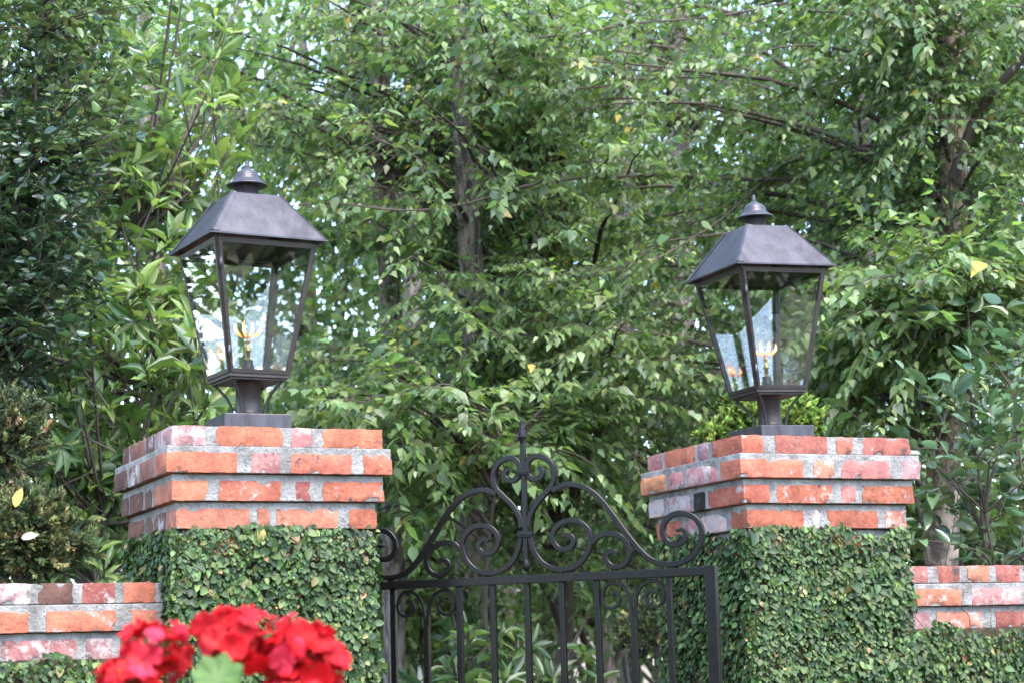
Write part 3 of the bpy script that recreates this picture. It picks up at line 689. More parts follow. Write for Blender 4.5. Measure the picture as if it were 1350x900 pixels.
def fig_pillar(px, py, pz, label, seed):
    root = thing('creeping_fig', label, 'climbing plant', (px+PW/2, py+PD/2, 0), 'creeping fig on the masonry')
    LV = Leaves(); TB = Tubes(); zt = pz-PITCH*3-BH+0.012; i = 0.033
    x0, x1, y0, y1 = px+i, px+PW-i, py+i, py+PD-i; lim = 0.25
    peek = lambda s: zt - np.maximum(0, vnoise(s*14+seed, s*0+.5, seed)-0.55)*0.10
    fig_face(LV, TB, (x0, y0, zt), (1, 0, 0), (0, -1, 0), x1-x0, zt, lim, 26000, .032, seed, (.034, .010), peek)
    fig_face(LV, TB, (x0, y1, zt), (0, -1, 0), (-1, 0, 0), y1-y0, zt, lim, 21000, .030, seed+10, (.012, .034), peek)
    fig_face(LV, TB, (x1, y0, zt), (0, 1, 0), (1, 0, 0), y1-y0, zt, lim, 6500, .022, seed+20)
    fig_face(LV, TB, (x1, y1, zt), (-1, 0, 0), (0, 1, 0), x1-x0, zt, lim, 2500, .04, seed+30)
    LV.build(root, M['figleaf'], 'fig', 300); link('stems', TB.mesh('stems'), M['twig'], root, kind='stuff')
M['figleaf'] = mat_leaf('fig_leaf', 0.52, 0.22, 0.35)
fig_pillar(0, 0, ZT, 'creeping fig covering the pillar behind the red geraniums', 3)
fig_pillar(RPX, RPY, RPZ, 'creeping fig covering the pillar with the black brick', 8)
def fig_wall(x0, x1, y, zt, label, seed):
    root = thing('creeping_fig', label, 'climbing plant', ((x0+x1)/2, y-.03, 0), 'creeping fig on the masonry')
    LV = Leaves(); TB = Tubes()
    top = lambda s: zt - .03 + (vnoise(s*8+seed, s*0+.5, seed)-0.5)*0.07 + (vnoise(s*30+seed, s*0+.5, seed+5)-.5)*.04
    fig_face(LV, TB, (x0, y, zt+.03), (1, 0, 0), (0, -1, 0), x1-x0, zt+.03, .5, 19000, .05, seed, top_fn=top)
    LV.build(root, M['figleaf'], 'fig', 150); link('stems', TB.mesh('stems'), M['twig'], root, kind='stuff')
fig_wall(-1.1, 0.02, 0.158, ZT-0.407-.185, 'creeping fig on the low wall left of the dark-sided pillar', 21)
fig_wall(2.26, 3.6, 0.168, ZT-0.381-.165, 'creeping fig on the low wall right of the black-brick pillar', 33)

# ------------------------------------------------------------------ woody plants
def trunk_mesh(P, r0, r1, ns=12, jit=.05, n=8):
    P = catmull(P, n); rad = np.interp(np.linspace(0, 1, len(P)), [0, .06, 1], [r0*1.25, r0, r1])
    V, F = tube_arrays(P, rad, ns, jitter=jit); return mesh_np('trunk', V, F), P

def curve_branch(a, b, lift, n=9, wob=.05):
    a, b = np.array(a, float), np.array(b, float); m = (a+b)/2 + UPV*lift; t = np.linspace(0, 1, n)[:, None]
    P = a*(1-t)**2 + 2*m*t*(1-t) + b*t*t; L = np.linalg.norm(b-a)
    w = rng.normal(0, wob*L/n, (n, 3)); w[0] = 0; return P + np.cumsum(w, 0)*0.6

def twig_leaves(LV, TB, p, d, length, nl, L, wr, base, var, alts, droop=.5, nup=.8, side=.75, petiole=.01, rad=.0022):
    """one twig with alternate leaves"""
    n = 5; pts = [np.array(p, float)]; d = nrm(np.array(d, float))
    for i in range(n-1):
        d = nrm(d + rng.normal(0, .10, 3) - UPV*droop*.16); pts.append(pts[-1]+d*length/(n-1))
    pts = np.array(pts); TB.add(pts, np.linspace(rad, rad*.4, n), 3)
    t = np.linspace(.12, 1, nl); seg = np.clip((t*(n-1)).astype(int), 0, n-2); f = t*(n-1)-seg
    P = pts[seg]*(1-f[:, None]) + pts[seg+1]*f[:, None]; T = nrm(pts[seg+1]-pts[seg])
    S = nrm(np.cross(T, UPV)+1e-6); sg = np.where(np.arange(nl) % 2 == 0, 1, -1)[:, None]
    D = T*rng.uniform(.25, .75, (nl, 1)) + S*sg*side*rng.uniform(.6, 1.2, (nl, 1)) - UPV*droop*rng.uniform(.3, 1.3, (nl, 1)) + rng.normal(0, .18, (nl, 3))
    D[-1] = T[-1] - UPV*droop*.5
    D = nrm(D); Nn = UPV*nup + rng.normal(0, .42, (nl, 3)) + S*sg*.2
    l = L*np.exp(rng.normal(0, .24, nl)); l[t > .85] *= .75
    LV.add(P + D*petiole, D, Nn, l, l*wr*rng.uniform(.85, 1.15, nl), tints(nl, base, var, alts))
    return pts

def birch(name, label, trunks, ends, base, alts, leaf=.045, group='birch trees behind the gate', bark='birchbark', twigs=(18, 28), single=300, droop=.45, shade=1.0, drop=.35, boughs=(), trad=(.085, .045)):
    """trunks: list of point lists from the ground up; ends: branch tips to reach"""
    root = thing(name, label, 'tree', tuple(np.array(trunks[0][0])), group)
    axes = []
    for tp, r0, r1 in [(np.array(t[0:]), *rr) for t, rr in zip(trunks, [trad]*len(trunks))]:
        me, P = trunk_mesh(tp, r0, r1); link('trunk', me, M[bark], root); axes.append(P)
    LV = Leaves(); TB = Tubes()
    for pl, dd, rr in boughs:
        B = catmull([at(u, v, d_) for (u, v), d_ in zip(pl, np.linspace(*dd, len(pl)))], 5)
        V, F = tube_arrays(B, np.linspace(*rr, len(B)), 7, jitter=.06); link('bough', mesh_np('bough', V, F), M['twig'], root)
        for q in range(int(len(B)*1.3)):
            i = int(rng.integers(1, len(B)-1)); tan = nrm(B[i+1]-B[i]); d = tan*.5 + np.cross(tan, UPV)*rng.normal(0, .8) + UPV*rng.normal(.1, .5); ln = rng.uniform(.15, .4)
            twig_leaves(LV, TB, B[i], d, ln, int(ln/.024), leaf, .6, np.array(base)*shade, .22, alts, droop)
    for e in ends:
        e = np.array(e, float); best = None
        for P in axes:
            dh = np.linalg.norm(P[:, :2]-e[:2], axis=1); z_want = e[2]-drop*dh+.25
            k = np.argmin(np.abs(P[:, 2]-z_want)+.25*dh)
            c = dh[k]
            if best is None or c < best[0]: best = (c, P[k])
        L = np.linalg.norm(e-best[1]); B = curve_branch(best[1], e, .16*L+.1, 10, .10)
        r0 = min(.03, .006+.006*L)
        V, F = tube_arrays(B, np.linspace(r0, .0022, len(B)), 5); link('branch', mesh_np('branch', V, F), M['twig'], root)
        nt = int(rng.integers(*twigs)); ts = np.sort(rng.uniform(max(.12, 1-1.9/L), 1.0, nt)); ts[-1] = 1
        for t in ts:
            f = t*(len(B)-1); i = min(int(f), len(B)-2); p = B[i]*(1-(f-i))+B[i+1]*(f-i); tan = nrm(B[i+1]-B[i])
            d = tan*rng.uniform(.3, .9) + np.cross(tan, UPV)*rng.normal(0, .8) + UPV*rng.normal(-.05, .4)
            ln = rng.uniform(.22, .55)
            twig_leaves(LV, TB, p, d, ln, int(ln/.019), leaf, .58, np.array(base)*shade, .22, alts, droop, nup=1.0)
    LV.build(root, M['leaf'], 'birch', single); link('twigs', TB.mesh('twigs'), M['twig'], root, kind='stuff')
    return root, LV.count()

def ends_in(n, u0, u1, v0, v1, d0, d1): return [at(rng.uniform(u0, u1), rng.uniform(v0, v1), rng.uniform(d0, d1)) for _ in range(n)]
def ground_pt(u, d): p = at(u, 860, d); return np.array([p[0], p[1], -.05])
def up_trunk(u_list, d, top=None):
    """trunk points: foot on the ground below the first, then through the given view points"""
    P = [at(u, v, d) for u, v in u_list]; f = P[0].copy(); f[2] = -0.1; f[:2] = P[0][:2] + (P[0][:2]-P[-1][:2])*.05
    return [f] + P

BIR = (0.098, 0.172, 0.052); BIRA = [(.20, (0.15, 0.235, 0.065)), (.20, (0.062, 0.122, 0.046)), (.004, (0.42, 0.32, 0.04)), (.07, (0.12, 0.18, 0.09))]
cnt = []
# river birch with tan peeling bark on the right
t1 = [up_trunk([(1243, 840), (1243, 640), (1252, 450), (1257, 250), (1255, 80), (1262, -120), (1270, -400)], 8.9)]
e1 = ends_in(50, 900, 1440, -120, 620, 8.3, 11.5) + ends_in(16, 1130, 1400, -60, 340, 8.0, 9.6) + ends_in(14, 1060, 1420, 330, 520, 7.6, 8.6) + ends_in(12, 620, 950, 100, 560, 8.4, 10.5)
cnt.append(birch('birch_tree', 'river birch with tan peeling bark, right of the leaning lantern', t1, e1, BIR, BIRA,
    boughs=[([(1257, 235), (1285, 160), (1320, 110), (1365, 60)], (8.6, 8.3), (.026, .018)), ([(1253, 290), (1300, 250), (1365, 238)], (8.6, 8.3), (.012, .008)), ([(1250, 400), (1190, 430), (1110, 410), (1070, 380)], (8.6, 7.8), (.012, .005))])[1])
# pale trunk
t2 = [up_trunk([(1120, 840), (1128, 600), (1138, 350), (1136, 150), (1130, -100), (1125, -350)], 12.5)]
e2 = ends_in(60, 560, 1250, -140, 700, 10.2, 13.5) + ends_in(16, 480, 860, 420, 760, 9.0, 10.5)
cnt.append(birch('birch_tree', 'birch with a pale grey trunk, behind the leaning lantern', t2, e2, (0.108, 0.178, 0.058), BIRA, bark='palebark', shade=.95,
    boughs=[([(1060, 236), (990, 237), (880, 232), (800, 234), (745, 237), (690, 246), (640, 262), (580, 275), (520, 277), (440, 268), (395, 270)], (9.2, 7.9), (.0085, .003)),
            ([(1040, 3), (960, 20), (900, 26), (830, 32), (760, 45), (690, 51), (640, 60)], (9.6, 8.2), (.007, .003)),
            ([(1060, 112), (1000, 105), (900, 92), (845, 86), (790, 82), (740, 77)], (9.5, 8.3), (.007, .003)),
            ([(930, 102), (850, 103), (790, 115), (730, 117), (690, 112)], (9.0, 8.3), (.005, .003)),
            ([(1130, 185), (1080, 215), (1040, 228), (1000, 246), (950, 290), (900, 322), (860, 345)], (10, 8.2), (.007, .003)),
            ([(1110, 110), (1070, 180), (1050, 215), (980, 270), (900, 300), (820, 350), (720, 372)], (10, 8.4), (.006, .0025))])[1])
# the long bright boughs across the top centre
t3 = [up_trunk([(745, 840), (750, 600), (742, 350), (735, 100), (730, -150), (728, -380)], 11.2)]
e3 = ends_in(44, 330, 900, -120, 330, 8.0, 10.8) + ends_in(22, 380, 760, 300, 640, 9.2, 11)
cnt.append(birch('birch_tree', 'young birch with bright boughs spreading above the gate', t3, e3 + ends_in(16, 230, 440, -110, 170, 8.6, 10.5) + ends_in(14, 520, 720, -90, 150, 8.0, 9.2) + ends_in(8, 600, 760, 330, 560, 8.2, 9.2) + ends_in(16, 430, 900, 300, 560, 8.0, 8.8), (0.125, 0.21, 0.058), BIRA, bark='twig', leaf=.047, trad=(.05, .03))[1])
# small dogwood-like sapling low behind the gate top
t4 = [up_trunk([(640, 880), (640, 760), (650, 660), (665, 600)], 8.4)]
e4 = ends_in(13, 400, 900, 500, 700, 7.9, 8.9) + ends_in(8, 390, 570, 505, 600, 7.5, 8.1)
cnt.append(birch('birch_tree', 'low birch sapling with light leaves just behind the gate scrolls', t4, e4, (0.12, 0.21, 0.065), BIRA, bark='twig', twigs=(9, 14), single=200, drop=.6, leaf=.058, trad=(.016, .008))[1])

t5 = [up_trunk([(1300, 880), (1298, 700), (1285, 560), (1270, 470)], 8.0)]
cnt.append(birch('birch_tree', 'young birch with pale fresh leaves between leaning lantern and camellia', t5, ends_in(13, 1085, 1330, 335, 490, 7.4, 8.2), (0.15, 0.235, 0.075), BIRA, bark='twig', twigs=(9, 14), single=200, drop=.6, leaf=.058, trad=(.018, .008))[1])
# sweetbay-like evergreen with long leaves in whorls, left
def whorl(LV, TB, p, d, nl, L, wr, base, var, alts, spread=(.55, 1.25), back=.10, drp=.15):
    d = nrm(np.array(d, float)); a = nrm(np.cross(d, UPV)+np.array([.01, 0, 0])); b = np.cross(d, a)
    st = p - d*back*2.2; TB.add([st, p-d*back, p], [.0034, .0028, .002], 4)
    th = np.arange(nl)*2.4 + rng.uniform(0, 6); sp = rng.uniform(*spread, nl); sp[:2] *= .4
    rad = np.cos(th)[:, None]*a + np.sin(th)[:, None]*b
    D = d*np.cos(sp)[:, None] + rad*np.sin(sp)[:, None] - UPV*drp*rng.random((nl, 1)); D = nrm(D)
    Nn = d*np.sin(sp)[:, None]*1.0 - rad*np.cos(sp)[:, None] + UPV*.45 + rng.normal(0, .12, (nl, 3))
    P = p - d*(rng.random((nl, 1))*back) + D*.008
    l = L*np.exp(rng.normal(0, .17, nl)); l[:2] *= .7
    LV.add(P, D, Nn, l, l*wr*rng.uniform(.85, 1.15, nl), tints(nl, base, var, alts))

def whorl_shrub(name, label, cat, foot, tips, L, wr, base, alts, mat, single, nl=(7, 12), group=None, stems=5, spread=(.55, 1.25), leafs='lance'):
    root = thing(name, label, cat, tuple(foot), group); LV = Leaves(); TB = Tubes(); tips = [np.array(t) for t in tips]
    ctr = np.mean(tips, 0); hubs = []
    for k in range(stems):
        tp = tips[int(rng.integers(len(tips)))]*.55 + ctr*.45; tp = tp.copy(); tp[2] = foot[2]+(tp[2]-foot[2])*rng.uniform(.55, 1.0)
        B = curve_branch(np.array(foot)+np.array([rng.normal(0, .08), rng.normal(0, .08), 0]), tp, .1, 9, .06)
        V, F = tube_arrays(B, np.linspace(.015, .006, len(B)), 6); link('stem', mesh_np('stem', V, F), M['twig'], root); hubs += list(B[3:])
    hubs = np.array(hubs)
    for t in tips:
        dz = hubs[:, 2] - (t[2]-.15); h = hubs[np.argmin(np.linalg.norm(hubs-t, axis=1)+np.maximum(dz, 0)*2)]
        B = curve_branch(h, t, -.05, 5, .06); TB.add(B, np.linspace(.007, .003, 5), 4)
        d = nrm(t-h)*.7 + UPV*.5 + rng.normal(0, .35, 3)
        whorl(LV, TB, t, d, int(rng.integers(*nl)), L*rng.uniform(.8, 1.2), wr, base, .2, alts, spread)
        for q in range(2):
            i = int(rng.integers(1, 4)); dd = nrm(t-h)*.3+rng.normal(0, .7, 3)+UPV*.4; e = B[i]+nrm(dd)*rng.uniform(.1, .22); TB.add([B[i], (B[i]+e)/2, e], [.003, .0025, .002], 3)
            whorl(LV, TB, e, dd, int(rng.integers(*nl)), L*rng.uniform(.7, 1.05), wr, base, .2, alts, spread)
    LV.build(root, mat, leafs, single); link('twigs', TB.mesh('twigs'), M['twig'], root, kind='stuff'); return LV.count()
SB = (0.125, 0.205, 0.058); SBA = [(.28, (0.18, 0.28, 0.07)), (.20, (0.075, 0.14, 0.05)), (.06, (0.24, 0.36, 0.10))]
tipsA = ends_in(90, -40, 330, -90, 350, 7.5, 9.2) + ends_in(80, -20, 300, 350, 660, 7.0, 8.4)
cnt.append(whorl_shrub('sweetbay_tree', 'evergreen with long pointed leaves in whorls, behind the upright lantern', 'tree', ground_pt(150, 8.3), tipsA, .115, .28, SB, SBA, M['bay'] if 'bay' in M else M.setdefault('bay', mat_leaf('sweetbay_leaf', .36, .40, .5)), 300))
tipsB = ends_in(26, -60, 260, 420, 800, 6.6, 7.4)
cnt.append(whorl_shrub('anise_shrub', 'low evergreen shrub with pointed leaves behind the left garden wall', 'shrub', ground_pt(90, 7.1), tipsB, .10, .30, (0.055, 0.12, 0.032), SBA, M['bay'], 200, stems=3))
tipsC = ends_in(17, 590, 790, 770, 930, 7.4, 8.8) + ends_in(6, 560, 660, 800, 930, 8, 9)
cnt.append(whorl_shrub('laurel_shrub', 'shrub with drooping pointed leaves seen through the gate bars', 'shrub', ground_pt(690, 8.2), tipsC, .115, .27, (0.052, 0.105, 0.034), [(.2, (0.08, 0.15, 0.045)), (.3, (0.036, 0.08, 0.03))], M['bay'], 250, stems=4, spread=(.7, 1.6)))

# dark glossy evergreen at the left edge
def shrub_alternate(name, label, foot, tips, L, wr, base, alts, mat, single, stems=5, ln=(.18, .34), gap=.028, cat='shrub', nup=.7, droop=.12, tw=4, side=.8):
    root = thing(name, label, cat, tuple(foot)); LV = Leaves(); TB = Tubes(); tips = np.array(tips); ctr = tips.mean(0); hubs = []
    for k in range(stems):
        tp = tips[int(rng.integers(len(tips)))]*.6+ctr*.4
        B = curve_branch(np.array(foot)+np.array([rng.normal(0, .06), rng.normal(0, .06), 0]), tp, .1, 9, .06)
        V, F = tube_arrays(B, np.linspace(.010, .004, len(B)), 6); link('stem', mesh_np('stem', V, F), M['twig'], root); hubs += list(B[3:])
    hubs = np.array(hubs)
    for t in tips:
        dz = hubs[:, 2]-(t[2]-.1); h = hubs[np.argmin(np.linalg.norm(hubs-t, axis=1)+np.maximum(dz, 0)*1.5)]
        B = curve_branch(h, t, .03, 5, .06); TB.add(B, np.linspace(.005, .0025, 5), 3)
        for q in range(tw):
            p = B[4] if q == 0 else B[int(rng.integers(1, 5))]; d = nrm(t-h) + rng.normal(0, .55, 3) + UPV*.25 if q == 0 else rng.normal(0, 1, 3)+UPV*.3+nrm(t-h)*.5
            l = rng.uniform(*ln); twig_leaves(LV, TB, p, d, l, max(4, int(l/gap)), L, wr, base, .22, alts, droop, nup, side, .004, .002)
    LV.build(root, mat, 'ellipse', single); link('twigs', TB.mesh('twigs'), M['twig'], root, kind='stuff'); return LV.count()
lig = [at(-70, 345, 6.9) + np.array([rng.normal(0, .19), rng.normal(0, .19), rng.normal(0, .22)]) for _ in range(130)] + ends_in(55, -60, 110, 110, 470, 6.5, 7.2) + ends_in(95, -80, 98, 170, 480, 6.3, 6.9)
LGB = [(.22, (0.045, 0.092, 0.03)), (.05, (0.11, 0.17, 0.05)), (.25, (0.016, 0.042, 0.02))]
LGA = [(.25, (0.065, 0.125, 0.038)), (.14, (0.13, 0.21, 0.055)), (.22, (0.022, 0.055, 0.024))]
cnt.append(shrub_alternate('privet_shrub', 'dark glossy evergreen shrub filling the left edge above the topiary', ground_pt(-60, 6.9), lig, .038, .52, (0.026, 0.062, 0.026), LGB, M['gloss'], 300, ln=(.12, .26), gap=.017))
lig2 = ends_in(90, -60, 165, -90, 190, 6.5, 7.3)
cnt.append(shrub_alternate('privet_shrub', 'lighter leafy evergreen sprays at the top left corner', ground_pt(10, 7.4), lig2, .042, .5, (0.11, 0.185, 0.05), LGA, M['gloss'], 200, ln=(.14, .3), gap=.02))
cam_t = ends_in(17, 1215, 1400, 560, 745, 6.5, 7.3) + ends_in(13, 1250, 1420, 430, 600, 6.6, 7.6) + ends_in(5, 1205, 1260, 590, 640, 6.7, 7.1)
CMA = [(.25, (0.085, 0.16, 0.055)), (.2, (0.035, 0.085, 0.035))]
cnt.append(shrub_alternate('camellia_shrub', 'camellia with glossy oval leaves above the right garden wall', ground_pt(1350, 7.2), cam_t, .070, .46, (0.060, 0.125, 0.045), CMA, M['gloss'], 300, ln=(.2, .36), gap=.034, tw=3))

# ------------------------------------------------------------------ clipped conifers
def conifer_ball(name, label, c, r, base, alts, n, foot=None, sq=(1, 1, 1), L=.022, group=None):
    c = np.array(c, float); ft = np.array([c[0], c[1], 0.0]) if foot is None else np.array(foot, float)
    root = thing(name, label, 'topiary', tuple(ft), group)
    V, F = tube_arrays(curve_branch(ft, c, 0, 6, .02), np.linspace(.035, .012, 6), 7); link('trunk', mesh_np('trunk', V, F), M['twig'], root)
    nf = max(60, n//26); ctrs = np.vstack([np.zeros((2, 3)), rand_dir(8)*r*.5]); wh = rng.integers(0, 10, nf); sc_ = np.where(wh < 2, .9, rng.uniform(.42, .66, 10)[wh])
    fd = rand_dir(nf); fp = ctrs[wh] + fd*(r*sc_*(.35+.60*rng.random(nf)**.5))[:, None]; ax = nrm(nrm(fp)*.9 + UPV*.45 + rng.normal(0, .4, (nf, 3)))
    m = n//nf; fi = np.repeat(np.arange(nf), m); t = rng.random(len(fi)); fl = r*rng.uniform(.16, .36, nf)
    P = c + (fp[fi] + ax[fi]*(fl[fi]*t)[:, None])*np.array(sq); pl_ = nrm(np.cross(ax, rng.normal(0, 1, (nf, 3)))); sg = rng.choice([-1, 1], len(fi))
    D = ax[fi]*.9 + pl_[fi]*(sg*.6)[:, None] + rng.normal(0, .22, (len(fi), 3)); l = L*rng.uniform(.6, 1.2, len(fi))*(1.15-.5*t)
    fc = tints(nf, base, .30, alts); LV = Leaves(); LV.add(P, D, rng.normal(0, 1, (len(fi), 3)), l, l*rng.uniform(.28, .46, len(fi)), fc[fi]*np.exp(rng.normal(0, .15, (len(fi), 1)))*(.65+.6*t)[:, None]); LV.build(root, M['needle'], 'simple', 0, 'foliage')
BRN = [(.08, (0.20, 0.13, 0.07)), (.22, (0.17, 0.20, 0.07)), (.15, (0.035, 0.055, 0.025))]
pf = ground_pt(0, 6.0)
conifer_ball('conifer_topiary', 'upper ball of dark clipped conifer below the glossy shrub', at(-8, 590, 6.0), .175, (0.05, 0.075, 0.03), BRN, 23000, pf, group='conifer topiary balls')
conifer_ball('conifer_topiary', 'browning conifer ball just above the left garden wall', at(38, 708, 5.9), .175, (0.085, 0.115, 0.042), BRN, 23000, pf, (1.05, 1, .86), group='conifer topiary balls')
GRN = [(.35, (0.22, 0.33, 0.05)), (.15, (0.08, 0.14, 0.03))]
conifer_ball('conifer_topiary', 'bright green clipped conifer just right of the leaning lantern post', at(1046, 553, 7.0), .10, (0.15, 0.26, 0.04), GRN, 13000, group='bright clipped conifers')
conifer_ball('conifer_topiary', 'bright green clipped conifer just left of the leaning lantern post', at(984, 553, 6.95), .105, (0.15, 0.25, 0.04), GRN, 13000, group='bright clipped conifers')
conifer_ball('conifer_topiary', 'small bright clipped conifer peeping over the pillar edge, leftmost', at(944, 577, 6.9), .075, (0.15, 0.26, 0.04), GRN, 8000, group='bright clipped conifers')
conifer_ball('conifer_topiary', 'dull green clipped conifer seen through the right gate bars', at(866, 835, 7.4), .15, (0.06, 0.085, 0.035), BRN, 8000)

# fallen leaves caught on the topiary
for nm, lab, u, v, d, col, L in (('fallen_leaf', 'pale dry leaf lying on the browning conifer ball', 28, 709, 5.72, (.55, .45, .38), .05), ('fallen_leaf', 'yellow leaf caught at the top of the browning conifer ball', 20, 668, 5.66, (.45, .32, .09), .06)):
    tv, tf = TPL['ellipse']; p = at(u, v, d); a = nrm(RT*.9+UPV*.25 if L < .055 else UPV+RT*.3); nn = nrm(-FW+UPV*.4); nn = nrm(nn-a*np.dot(nn, a)); s_ = np.cross(nn, a)
    me = mesh_np('fallen_leaf', p + a*tv[:, :1]*L + s_*tv[:, 1:2]*L*.5 + nn*tv[:, 2:]*L, tf, True, np.repeat([col], len(tv), 0))
    o = link(nm, me, M['needle']); o['label'] = lab; o['category'] = 'leaf'

# ------------------------------------------------------------------ pines and the far wood
def pine(label, pts, d, r, needles, col=(0.055, 0.085, 0.03), nb=0):
    P = up_trunk(pts, d); root = thing('pine_tree', label, 'tree', tuple(P[0]), 'pine trees in the wood')
    me, A = trunk_mesh(P, r, r*.7, 14, .07, 10); link('trunk', me, M['pine'], root)
    LV = Leaves(); TB = Tubes()
    for u, v, dd in needles:
        c = at(u, v, dd); k = np.argmin(np.abs(A[:, 2]-(c[2]-.2))); B = curve_branch(A[k], c, .15, 6, .05)
        V, F = tube_arrays(B, np.linspace(.03, .008, 6), 5); link('branch', mesh_np('branch', V, F), M['twig'], root)
        for q in range(16):
            cc = c + rng.normal(0, .30, 3); ax = nrm(cc-A[k]+rng.normal(0, .5, 3)+UPV*.3); TB.add([B[4], (B[4]+cc)/2, cc], [.006, .005, .004], 3)
            n = 60; D = ax*.6 + rand_dir(n)*.8 - UPV*.15; l = rng.uniform(.14, .24, n)
            LV.add(cc - ax*rng.random((n, 1))*.12, D, rng.normal(0, 1, (n, 3)), l, .0045, tints(n, col, .25, [(.15, (0.13, 0.11, 0.05))]))
    if needles:
        LV.build(root, M['needle'], 'simple', 0); link('twigs', TB.mesh('twigs'), M['twig'], root, kind='stuff')
pine('grey pine trunk standing behind the middle of the gate', [(618, 840), (622, 600), (622, 400), (614, 200), (606, 60), (600, -150), (596, -450)], 9.5, .068, [(560, 190, 13), (700, 250, 13.4), (640, 30, 13), (520, 90, 13)])
pine('shorter grey pine trunk, left of the tallest trunk', [(520, 840), (516, 500), (508, 250), (500, 80), (494, -150), (490, -450)], 10.2, .062, [(590, 230, 15), (440, 160, 15), (520, 20, 15)])
pine('dark pine trunk, right of the tallest trunk', [(716, 840), (712, 600), (706, 300), (700, 100), (694, -150), (690, -450)], 17, .12, [(790, 250, 16.5), (830, 320, 16), (730, 170, 16.5), (660, 220, 17)])
pine('pine trunk framed by the first gate bars', [(536, 900), (537, 780), (540, 600), (545, 300), (548, -100), (550, -400)], 14.5, .085, [])
pine('dark broad pine trunk behind the gate bars beside the laurel', [(655, 900), (655, 780), (658, 560), (662, 300), (664, -100), (666, -400)], 15.5, .17, [])
pine('slim pine trunk seen through the right gate bars', [(832, 900), (831, 780), (828, 600), (824, 300), (820, -100), (818, -400)], 13.5, .075, [])
pine('leaning slim trunk behind the evergreen with long leaves', [(215, 840), (213, 500), (206, 340), (196, 150), (186, -100), (180, -300)], 11, .055, [])
pine('forked trunk in the wood behind the leaning lantern', [(905, 840), (903, 600), (898, 300), (892, 60), (888, -200), (884, -420)], 16, .12, [(960, 120, 15.5), (860, 40, 15.5)])

def far_tree(label, u, d, v_top, v_bot, half, n, base, leaf=.12, alts=(), seed=0, bark='pine', ncl=70, big=1.0):
    c = at(u, (v_top+v_bot)/2, d); s = d/FPX; hz = (v_bot-v_top)/2*s; hx = half*s
    foot = np.array([c[0], c[1], 0.0]); root = thing('broadleaf_tree', label, 'tree', tuple(foot), 'trees of the far wood')
    A = [foot-UPV*.1, foot+UPV*(c[2]*.5)+np.array([.1, 0, 0]), c+UPV*hz*.6]; me, P = trunk_mesh(A, .13, .03, 10); link('trunk', me, M[bark], root)
    q = rand_dir(ncl)*(rng.random((ncl, 1))**.45)*np.array([hx, hx*.8, hz])*.92; C = c+q; LV = Leaves()
    for k in range(ncl):
        m = int(n/ncl); cl = C[k] + rng.normal(0, 1, (m, 3))*np.array([.42, .42, .26])*big*(d/20)
        D = rng.normal(0, .7, (m, 3)) - UPV*.35 + nrm(q[k])*.35; l = leaf*rng.uniform(.6, 1.25, m)
        b = np.array(base)*math.exp(rng.normal(0, .22)); LV.add(cl, D, UPV*.8+rng.normal(0, .5, (m, 3)), l, l*.62, tints(m, b, .2, alts))
        B = curve_branch(P[int(rng.integers(len(P)//3, len(P)))], C[k], .1, 5, .06)
        if k < 14: V, F = tube_arrays(B, np.linspace(.035, .01, 5), 4); link('branch', mesh_np('branch', V, F), M['twig'], root)
    LV.build(root, M['far'], 'simple', 0, 'crown')
FA = [(.2, (0.12, 0.19, 0.05)), (.2, (0.045, 0.09, 0.03))]
far_tree('far tree left of the upright lantern', 120, 17, -190, 820, 330, 11000, (0.105, 0.175, 0.06), .115, FA, ncl=110)
far_tree('far tree behind the upright lantern', 400, 19, -190, 800, 300, 11000, (0.115, 0.19, 0.065), .115, FA, ncl=110)
far_tree('far tree behind the gate middle', 640, 22, -180, 820, 300, 11000, (0.10, 0.17, 0.06), .13, FA)
far_tree('far tree between gate and leaning lantern', 860, 20, -190, 820, 300, 11000, (0.095, 0.16, 0.055), .13, FA)
far_tree('far tree behind the leaning lantern', 1080, 18, -190, 820, 300, 11000, (0.09, 0.155, 0.055), .115, FA, ncl=110)
far_tree('far tree at the right edge of the wood', 1330, 17, -200, 820, 330, 11000, (0.085, 0.15, 0.05), .115, FA, ncl=110)
far_tree('far tree beyond the left edge of the wood', -200, 19, -100, 820, 330, 6000, (0.095, 0.16, 0.055), .13, FA)
far_tree('far tree beyond the right edge of the wood', 1620, 19, -100, 820, 330, 6000, (0.06, 0.11, 0.04), .13, FA)
far_tree('tree of the wood well beyond the left edge', -620, 13, -120, 860, 420, 11000, (0.06, 0.11, 0.036), .13, FA)
far_tree('tree of the wood farthest beyond the left edge', -1400, 12, -120, 860, 420, 5000, (0.06, 0.11, 0.036), .13, FA)
far_tree('tree of the wood farthest beyond the right edge', 2200, 15, -120, 860, 420, 4000, (0.06, 0.11, 0.036), .13, FA)
